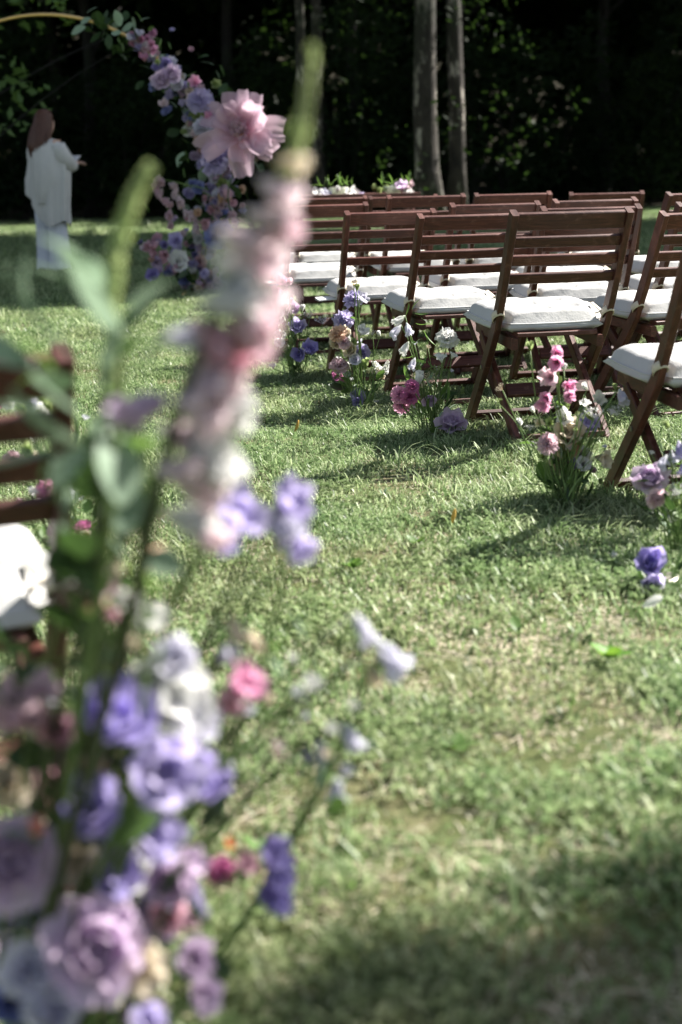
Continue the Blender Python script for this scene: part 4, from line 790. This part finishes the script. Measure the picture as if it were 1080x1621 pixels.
# purple spike at the right of the cluster
for (u, v, sz) in ((428, 1350, 62), (436, 1385, 66), (424, 1415, 62), (440, 1430, 50)): bloom(FG, org, 'lisianthus', 'purple', at(u, v, 1.42), sz * 1.42 / FPX, (.6, -.6, .4), False, fr)
stem(FG, org, bez(org + Vector((.04, 0, .02)), at(400, 1500, 1.42), at(425, 1440, 1.42), 6), .0022)
for i in range(130):   # leaves filling the cluster
    if i < 80: u, v, Y = fr.uniform(-20, 330), fr.uniform(1080, 1640), fr.uniform(1.3, 1.45)
    elif i < 115: v = fr.uniform(660, 1100); u = max(120 if 800 < v < 1030 else 20, fr.gauss(165 - (v - 880) * .06, 50)); Y = fr.uniform(1.24, 1.42)
    else: u, v, Y = fr.uniform(330, 560), fr.uniform(1060, 1300), fr.uniform(1.45, 1.58)
    p = at(u, v, Y); a = fr.random() * 6.28
    if p.z < org.z + .03: p.z = org.z + .03
    leafobj(FG, org, 'round' if fr.random() < .3 else 'lance', p, (math.cos(a), fr.uniform(-.7, .3), math.sin(a) * .8 + .2), fr.uniform(.03, .07) * (.6 if i >= 115 else 1), fr.choice([LEAF_D, LEAF_D, LEAF_D, LEAF]) if i < 115 else fr.choice([LEAF, LEAF_G]), fr.uniform(-1, 1), fr)
for (P, Y) in [([(560, 1000), (575, 1090), (520, 1230), (420, 1400), (250, 1640)], 1.58), ([(545, 1130), (520, 1230), (450, 1350), (330, 1560)], 1.52), ([(455, 870), (440, 960), (390, 1120), (300, 1350)], 1.46), ([(380, 1040), (340, 1180), (280, 1350)], 1.42)]:
    stem(FG, org, spath(P, Y) + [org + Vector((.03, .03, .03))], .003)
for i in range(46):   # airy sprigs at the aisle side of the cluster
    u = fr.uniform(340, 600); v = fr.uniform(1000, 1290) + max(0, 470 - u) * .3; Y = fr.uniform(1.46, 1.6); p = at(u, v, Y); e = at(u - fr.uniform(20, 60), v + fr.uniform(50, 120), Y)
    if i % 2 == 0: stem(FG, org, bez(e, (p + e) / 2 + Vector((.01, 0, 0)), p, 5), .0016, STEM)
    a = fr.random() * 6.28; leafobj(FG, org, fr.choice(['lance', 'lance', 'round']), p, (math.cos(a), fr.uniform(-.5, .3), math.sin(a) * .6 + .4), fr.uniform(.012, .028), fr.choice([LEAF, LEAF, LEAF_G, STEM]), fr.uniform(-1, 1), fr)
    if i % 5 == 0: bloom(FG, org, fr.choice(['star', 'umbel', 'bud']), fr.choice(['white', 'cream', 'pale_lavender']), p + Vector((0, 0, .015)), fr.uniform(.012, .022), (.3, -.4, .8), False, fr)

# ------------------------------------------------------------------ flower arch
AX, AY, AZ, AR = -2.35, 12.2, .88, 1.40
ao = empty('flower_arch', (AX, AY, 0)); tag(ao, 'round gold ring arch with lilac and white flowers climbing one side', 'arch')
a1 = math.asin(AZ / AR); ring = [(AR * math.cos(t), 0, AZ + AR * math.sin(t)) for t in [(-a1 + (math.pi + 2 * a1) * i / 72) for i in range(73)]]
mb = MB(); mb.add(*tube(ring, .016, 8)); mobj('ring', fix(mb.me('ring')), GOLD, ao)
for s in (-1, 1):
    mb = MB(); mb.add(*tube([(s * AR * math.cos(a1), -.35, .02), (s * AR * math.cos(a1), .35, .02)], .016, 8)); mobj('foot', fix(mb.me('foot')), GOLD, ao)
fr = random.Random(21); aorg = Vector((AX, AY, 0))
def ap(t, out=0, y=0): return aorg + Vector(((AR + out) * math.cos(t), y, AZ + (AR + out) * math.sin(t)))
cols = ['lavender', 'lavender', 'blue', 'mauve', 'pale_pink', 'mauve', 'pale_lavender', 'white', 'mauve', 'cream', 'rosy', 'blue', 'peach', 'rosy', 'lavender', 'purple', 'foxglove_pink', 'bud_green']
kinds = ['rose', 'lisianthus', 'carnation', 'lisianthus', 'star', 'carnation']
t0, t1 = R(60), -a1
for i in range(390):
    q = fr.random() ** .8; t = t0 + (t1 - t0) * q; w = .06 + .12 * q + (.13 if q > .75 else 0)
    p = ap(t, fr.gauss(0, w if i % 2 else w * .45), fr.gauss(-.03, .07)); p.z = max(.06, p.z)
    bloom(ao, aorg, fr.choice(kinds), fr.choice(cols) if q > .12 else fr.choice(['white', 'pale_lavender', 'pale_pink', 'pink', 'lavender']), p, fr.uniform(.05, .115) * (.75 if q < .12 else 1), (fr.uniform(-.7, .5), fr.uniform(-1, -.4), fr.uniform(-.1, .8)), False, fr)
for i in range(296):
    q = fr.random(); t = R(74) + (t1 - R(74)) * q; w = .07 + .15 * q; p = ap(t, fr.gauss(0, w), fr.gauss(.02, .10)); p.z = max(.05, p.z); a = fr.random() * 6.28
    leafobj(ao, aorg, 'round' if fr.random() < .6 else 'lance', p, (math.cos(a), fr.uniform(-.6, .4), math.sin(a)), fr.uniform(.06, .14), fr.choice([LEAF, LEAF_D, LEAF_D, LEAF_D, LEAF_G]), fr.uniform(-1, 1), fr)
def spray(P, Y, c, n, s):
    pth = spath(P, Y, 6); stem(ao, aorg, pth, .004)
    for i in range(n):
        p = pth[int((.3 + .7 * i / n) * (len(pth) - 1))]; bloom(ao, aorg, 'bell', c, p + Vector((fr.uniform(-.025, .025), -.02, fr.uniform(-.02, .02))), s * fr.uniform(.8, 1.15), (fr.uniform(-.6, .6), -.6, fr.uniform(-.8, -.1)), False, fr)
SPR = .085
spray([(330, 300), (262, 285), (250, 290), (262, 320), (275, 365)], 12.0, 'pale_pink', 13, SPR); spray([(335, 310), (275, 288), (285, 315), (300, 340), (312, 370)], 12.05, 'foxglove_pink', 13, SPR)
spray([(300, 430), (250, 392), (232, 390), (262, 405), (285, 425)], 11.95, 'rosy', 12, SPR)
for (u, v, s, k, c) in [(279, 382, 18, 'lisianthus', 'lavender'), (285, 415, 24, 'lisianthus', 'white'), (243, 437, 16, 'lisianthus', 'purple'), (316, 158, 26, 'carnation', 'lavender'), (322, 200, 24, 'carnation', 'pale_lavender'), (272, 118, 22, 'rose', 'mauve'), (256, 128, 22, 'rose', 'mauve'), (330, 186, 18, 'bud', 'pink'), (340, 255, 30, 'carnation', 'lavender'), (310, 132, 18, 'star', 'pink'), (345, 370, 30, 'carnation', 'blue'), (340, 238, 30, 'carnation', 'purple')]:
    bloom(ao, aorg, k, c, at(u, v, 11.95), s * 11.95 / FPX * 1.4, (-.1, -.9, .4), False, fr)

# oversized organza peony on the arch
pc = at(383, 208, 11.75); po = empty('giant_fabric_peony', pc); tag(po, 'oversized pink organza peony fixed to the flower arch', 'fabric flower')
m, nt, out = newmat('pink_organza'); nz = texnoise(nt, 6, 3); d_ = nd(nt, 'ShaderNodeBsdfDiffuse'); tr = nd(nt, 'ShaderNodeBsdfTranslucent'); tp = nd(nt, 'ShaderNodeBsdfTransparent')
a_ = nd(nt, 'ShaderNodeAttribute', attribute_name='t'); c_ = ramp(nt, a_.outputs['Fac'], [(0, (.84, .42, .54)), (.3, (.82, .56, .66)), (1, (.68, .52, .62))]); nt.links.new(c_, d_.inputs[0]); nt.links.new(c_, tr.inputs[0])
m1 = nd(nt, 'ShaderNodeMixShader'); m1.inputs[0].default_value = .5; nt.links.new(d_.outputs[0], m1.inputs[1]); nt.links.new(tr.outputs[0], m1.inputs[2])
m2 = nd(nt, 'ShaderNodeMixShader'); m2.inputs[0].default_value = .32; nt.links.new(m1.outputs[0], m2.inputs[1]); nt.links.new(tp.outputs[0], m2.inputs[2]); nt.links.new(m2.outputs[0], out.inputs[0]); ORG = m
def crumple(me, a):
    for v in me.vertices: v.co += Vector(noise.noise_vector(v.co * 9 + Vector((a, a, a)))) * .018 * min(1, v.co.length * 4)
    return me
DES['organza'] = [(1, .2, .2, (0, 0), 0, 0, .5), (8, .20, .19, (30, 10, 25), .6, .10, .12), (9, .27, .25, (52, 30, 45), .5, .10, .12), (11, .35, .28, (76, 52, 72), .4, .10, .15), (10, .42, .28, (95, 72, 92, 104), .35, .11, .2)]
fr = random.Random(3); face = Vector((-.18, -.95, .25)); Mf = orient((0, .05, 0), face, 0, .74)
for ri in (1, 2, 3, 4):
    n = DES['organza'][ri][0]; a0 = fr.random()
    for k in range(n):
        a = a0 + 6.283 * k / n + fr.uniform(-.25, .25); mobj('petal', crumple(petal_mesh('organza', ri, fr.randrange(3)).copy(), k * 3.7 + ri), ORG, po, Mf @ Matrix.Rotation(a, 4, 'Z') @ Matrix.Translation((.03, 0, 0)) @ Matrix.Rotation(fr.uniform(-.3, .3), 4, 'X') @ Matrix.Rotation(fr.uniform(-.7, .7), 4, 'Z') @ Matrix.Rotation(fr.uniform(-.25, .25), 4, 'Y') @ Matrix.Scale(fr.uniform(.65, 1.15), 4))
mobj('heart', flower_mesh('bud', 0), PET['pale_pink'], po, Mf @ Matrix.Translation((0, 0, .05)) @ Matrix.Scale(.22, 4)); mobj('heart', flower_mesh('carnation', 1), PET['pale_pink'], po, Mf @ Matrix.Translation((-.03, 0, .09)) @ Matrix.Scale(.17, 4))
for k in range(9): mb = MB(); a = fr.random() * 6.28; mb.add(*tube([(0, 0, .02), (.05 * math.cos(a), .05 * math.sin(a), .08), (.075 * math.cos(a), .075 * math.sin(a), .12)], [.003, .003, .009], 5)); mobj('stamen', mb.me('stamen'), PET['orange'], po, Mf)
mb = MB(); mb.add(*tube([p - pc for p in spath([(383, 225), (372, 270), (362, 300), (364, 330), (380, 350)], [11.85, 11.9, 11.95, 12, 12.1])], .006, 6)); mobj('stem', mb.me('stem'), WIRE, po)

# ------------------------------------------------------------------ flowers on a small table behind the front row
tx, ty = at(560, 320, 11).x, 11.0
to = empty('side_table', (tx, ty, 0), .1); tag(to, 'small linen covered table with flowers behind the front row', 'table')
mb = MB(); mb.add(*bar_x(-.48, .48, 0, .80, .03, .42)); mobj('table_top', single('top', (mb.V, mb.F)), WOOD, to)
for sx in (-1, 1):
    for sy in (-1, 1): mobj('leg', single('leg', tube([(sx * .43, sy * .16, 0), (sx * .42, sy * .15, .79)], .02, 8)), WOOD, to)
def tabletop(label, L, dz, seed):
    fr = random.Random(seed); o0 = at(sum(l[0] for l in L) / len(L), 318, 11.0); o0.z = .815
    o = empty('flower_arrangement', o0); tag(o, label, 'flowers', 'flower arrangements on the small table')
    mb = MB(); mb.add(*tube([(0, 0, 0), (0, 0, .015), (0, 0, .045), (0, 0, .05)], [.05, .07, .075, .07], 12)); mobj('bowl', fix(mb.me('bowl')), PET['white'], o)
    for (u, v, s, k, c) in L:
        p = at(u, v, 11 + fr.uniform(-.08, .08)); d = (fr.uniform(-.3, .3), -.6, .8); bloom(o, o0, k, c, p, s * 1.4 * 11 / FPX, d, False, fr); stem(o, o0, bez(o0 + Vector((0, 0, .03)), (o0 + p) / 2 + Vector((0, 0, .03)), p, 5), .003)
    for i in range(14): a = fr.random() * 6.28; leafobj(o, o0, 'lance', o0 + Vector((fr.uniform(-.14, .14), fr.uniform(-.05, .05), .06)), (math.cos(a), -.2, fr.uniform(.2, 1)), fr.uniform(.06, .12), LEAF, 0, fr)
tabletop('low flower bowl with white and lilac blooms on the small table', [(505, 309, 16, 'lisianthus', 'white'), (516, 310, 14, 'lisianthus', 'pale_lavender'), (531, 305, 14, 'carnation', 'cream'), (543, 308, 16, 'carnation', 'lavender'), (557, 309, 16, 'lisianthus', 'white'), (571, 311, 12, 'star', 'lavender'), (535, 300, 10, 'bud', 'white')], 0, 1)
tabletop('leafy flower bowl with one mauve bloom on the small table', [(600, 302, 12, 'bud', 'bud_green'), (612, 300, 12, 'star', 'bud_green'), (626, 300, 12, 'star', 'white'), (636, 297, 14, 'lisianthus', 'mauve'), (646, 296, 14, 'lisianthus', 'pale_pink'), (648, 305, 14, 'carnation', 'white'), (592, 297, 10, 'bud', 'bud_green')], 0, 2)

# ------------------------------------------------------------------ person in the grey shawl
PX, PY = -3.02, 15.5; pp = empty('person', (PX, PY, 0), R(-40)); tag(pp, 'person with long brown hair in grey shawl and pale blue trousers, seen from behind', 'person')
def skinned(name, joints, edges, mat, parent, root=0, sub=2):
    me = bpy.data.meshes.new(name); me.from_pydata([j[0] for j in joints], edges, []); o = bpy.data.objects.new(name, me); link(o, parent)
    sm = o.modifiers.new('skin', 'SKIN'); lay = me.skin_vertices[0] if me.skin_vertices else None
    for i, j in enumerate(joints):
        rr = j[1]; lay.data[i].radius = rr if hasattr(rr, '__len__') else (rr, rr)
    lay.data[root].use_root = True
    ss = o.modifiers.new('sub', 'SUBSURF'); ss.levels = sub; ss.render_levels = sub
    dg = bpy.context.evaluated_depsgraph_get(); dg.update(); ev = bpy.data.meshes.new_from_object(o.evaluated_get(dg)); o.modifiers.clear(); o.data = ev; ev.materials.clear(); ev.materials.append(mat)
    ev.polygons.foreach_set('use_smooth', [True] * len(ev.polygons)); return o
J = [((0, 0, .92), (.15, .11)), ((0, .0, 1.1), (.13, .10)), ((0, .0, 1.28), (.15, .105)), ((0, .0, 1.385), (.07, .06)), ((0, .015, 1.44), .048), ((0, .03, 1.52), (.068, .08)), ((0, .03, 1.59), (.066, .078)), ((0, .02, 1.645), (.035, .045))]
E_ = [(i, i + 1) for i in range(7)]
for s in (-1, 1):
    b = len(J); J += [((s * .155, 0, 1.335), .055), ((s * .215, .03, 1.09), .042), ((s * .13, .25, 1.135), .030), ((s * .12, .295, 1.145), (.034, .018)), ((s * .115, .34, 1.15), (.038, .015))]
    E_ += [(2, b), (b, b + 1), (b + 1, b + 2), (b + 2, b + 3), (b + 3, b + 4)]
    h = b + 4
    for (dx, L) in ((-.027, .062), (-.009, .074), (.010, .070), (.028, .055)):
        c = len(J); J += [((s * .115 + dx, .365, 1.148), .0095), ((s * .112 + dx * 1.05, .34 + L, 1.138), .0085), ((s * .11 + dx * 1.05, .34 + L + .012, 1.118), .007)]; E_ += [(h, c), (c, c + 1), (c + 1, c + 2)]
    c = len(J); J += [((s * .12 - s * .045, .325, 1.16), .010), ((s * .12 - s * .055, .36, 1.165), .008)]; E_ += [(b + 3, c), (c, c + 1)]
    l = len(J); J += [((s * .095, 0, .86), (.085, .09)), ((s * .10, .01, .48), .056), ((s * .10, -.01, .10), .038), ((s * .10, .0, .045), (.036, .03)), ((s * .11, .13, .03), (.035, .02))]
    E_ += [(0, l), (l, l + 1), (l + 1, l + 2), (l + 2, l + 3), (l + 3, l + 4)]
b = len(J); J += [((0, .118, 1.535), .012)]; E_ += [(5, b)]
skinned('body', J, E_, SKIN, pp)
for s in (-1, 1):
    for nm_, p, rr, mt in (('eye', (s * .03, .103, 1.572), .012, EYE), ('ear', (s * .068, .02, 1.555), .022, SKIN)):
        me = bpy.data.meshes.new(nm_); bm = bmesh.new(); bmesh.ops.create_uvsphere(bm, u_segments=8, v_segments=6, radius=rr); bm.to_mesh(me); bm.free(); mobj(nm_, me, mt, pp, Matrix.Translation(p) @ Matrix.Diagonal((.5, .8, 1, 1) if nm_ == 'ear' else (1, .6, .8, 1)))
me = fix(single('mouth', tube([(-.022, .105, 1.502), (0, .113, 1.500), (.022, .105, 1.502)], [.003, .006, .003], 6))); mobj('mouth', me, plain('lip', (.35, .12, .11)), pp)
def loft(rings, n=40, rip=0, k=9, seed=0, closed_top=False):
    V = []; F = []
    for j, (z, cx, cy, rx, ry) in enumerate(rings):
        for i in range(n):
            t = 2 * math.pi * i / n; g = 1 + rip * (j / len(rings)) * (math.sin(k * t + seed + .4 * j * .3) + .5 * math.sin((k * 2 - 3) * t + 1.3 * seed)) ; dz = rip * .3 * (j / len(rings)) ** 2 * math.sin(3 * t + seed)
            V.append((cx + rx * g * math.cos(t), cy + ry * g * math.sin(t), z + dz))
    for j in range(len(rings) - 1):
        for i in range(n): F.append((j * n + i, j * n + (i + 1) % n, (j + 1) * n + (i + 1) % n, (j + 1) * n + i))
    if closed_top: F.append(tuple(range(n)))
    return V, F
V, F = loft([(1.40, 0, 0, .075, .075), (1.39, 0, 0, .13, .09), (1.36, 0, .0, .195, .115), (1.29, 0, .0, .235, .135), (1.18, 0, .01, .265, .16), (1.05, 0, .01, .285, .18), (.92, 0, -.01, .285, .185), (.80, 0, -.02, .27, .18), (.72, 0, -.02, .27, .185), (.66, 0, -.02, .265, .18)], 90, .085, 9, 2)
V = [(x, y, z - (.30 * (x - .02) + .10 * math.sin(9 * x)) * max(0, (1.05 - z) / .4)) for (x, y, z) in V]
mobj('shawl', fix(mesh('shawl', V, F)), SHAWL, pp)
for s in (-1, 1):   # draped sleeves
    mb = MB(); mb.add(*tube(bez((s * .19, .0, 1.33), (s * .27, .02, 1.10), (s * .17, .20, 1.12), 8), [.075, .085, .092, .095, .095, .09, .082, .072, .065], 14)); mobj('sleeve', fix(mb.me('sleeve')), SHAWL, pp)
V, F = loft([(1.385, .02, -.02, .15, .115), (1.30, .05, -.03, .17, .15), (1.15, .07, -.03, .175, .18), (1.0, .08, -.04, .16, .195), (.86, .085, -.04, .13, .19), (.75, .09, -.04, .09, .17)], 48, .07, 9, 5)
mobj('shawl_tail', fix(mesh('shawl_tail', [(x, min(y, -.02), z - .25 * max(0, x - .02)) for (x, y, z) in V], F)), SHAWL, pp)
for s in (-1, 1):
    V, F = loft([(.98, s * .06, 0, .12, .13), (.85, s * .085, 0, .115, .125), (.65, s * .095, 0, .105, .11), (.4, s * .10, 0, .10, .105), (.2, s * .105, 0, .105, .11), (.05, s * .105, .0, .115, .125)], 40, .05, 7, s); mobj('trouser_leg', fix(mesh('trouser_leg', V, F)), TROUS, pp)
    mb = MB(); mb.add(*tube([(s * .105, -.06, .035), (s * .107, .02, .04), (s * .11, .12, .032), (s * .11, .17, .025)], [.035, .042, .04, .022], 10)); mobj('shoe', fix(mb.me('shoe')), SHOE, pp)
V, F = loft([(1.70, 0, .0, .02, .025), (1.685, 0, .0, .06, .07), (1.64, 0, -.005, .085, .095), (1.56, 0, -.02, .095, .10), (1.48, 0, -.05, .112, .105), (1.40, 0, -.08, .125, .095), (1.32, 0, -.11, .12, .08), (1.26, 0, -.125, .10, .06), (1.21, 0, -.13, .05, .03)], 60, .17, 19, 1, True); mobj('hair', fix(mesh('hair', V, F)), HAIR, pp)
ph = single('card', bar_x(-.06, .06, 0, 0, .11, .006)); o = mobj('paper_card', ph, PAPER); tag(o, 'small white card held in the hands of the person', 'card')
o.matrix_local = Matrix.Translation((PX, PY, 0)) @ Matrix.Rotation(R(-40), 4, 'Z') @ Matrix.Translation((0.02, .355, 1.19)) @ Matrix.Rotation(R(-50), 4, 'X')

# ------------------------------------------------------------------ small things lying on the lawn
def ground_at(px, py):
    a = at(px, py, 1.0); Y = -CAM_H / (a.z - CAM_H); p = at(px, py, Y); p.z = gz(p.x, p.y); return p
p = ground_at(468, 695); o = mobj('fallen_leaf', leaf_mesh(.075, .036, .9, 3), FALLEN, None, yorient(p + Vector((0, 0, .04)), (.4, -.5, .25), .7)); tag(o, 'dry yellow leaf lying on the grass of the aisle', 'leaf')
p = ground_at(1032, 973); o = mobj('fallen_petal', leaf_mesh(.05, .036, .8, 4), PET['white'], None, yorient(p + Vector((-.02, 0, .03)), (1, -.2, .1), .4)); tag(o, 'white petal dropped on the grass', 'petal')
p = ground_at(717, 830); o = mobj('fallen_leaf', leaf_mesh(.05, .02, .6, 5), FALLEN, None, yorient(p + Vector((0, 0, .02)), (.2, -.3, .5), .2)); tag(o, 'small straw coloured leaf standing up out of the grass', 'leaf')
def weed(px, py, n, s, label, mat=LEAF):
    p = ground_at(px, py); o = empty('lawn_weed', p); tag(o, label, 'weed', 'broad leaved weeds in the lawn'); rr = random.Random(int(px))
    for k in range(n): a = 6.28 * k / n + rr.uniform(-.3, .3); leafobj(o, p, 'round' if s > .03 else 'lance', p + Vector((0, 0, .012)), (math.cos(a), math.sin(a), rr.uniform(.25, .8)), s * rr.uniform(.8, 1.2), mat, 0, rr)
GW = leafy('weed_leaf', (.10, .24, .03), (.14, .30, .05), trans=.4, tcol=(.3, .5, .05))
weed(965, 1042, 5, .045, 'bright green broad leaf weed near the single lavender bloom', GW); weed(607, 785, 6, .03, 'small pale weed rosette in the aisle lawn', LEAF_G)
for i, (u, v) in enumerate([(440, 610), (660, 860), (560, 900), (820, 1000), (620, 1300), (480, 1290), (900, 1120), (720, 1180), (1010, 690), (380, 650), (560, 1390), (700, 960), (420, 1330)]):
    weed(u, v, rnd.randint(4, 7), rnd.uniform(.02, .045), 'small green weed rosette among the mown grass', LEAF)
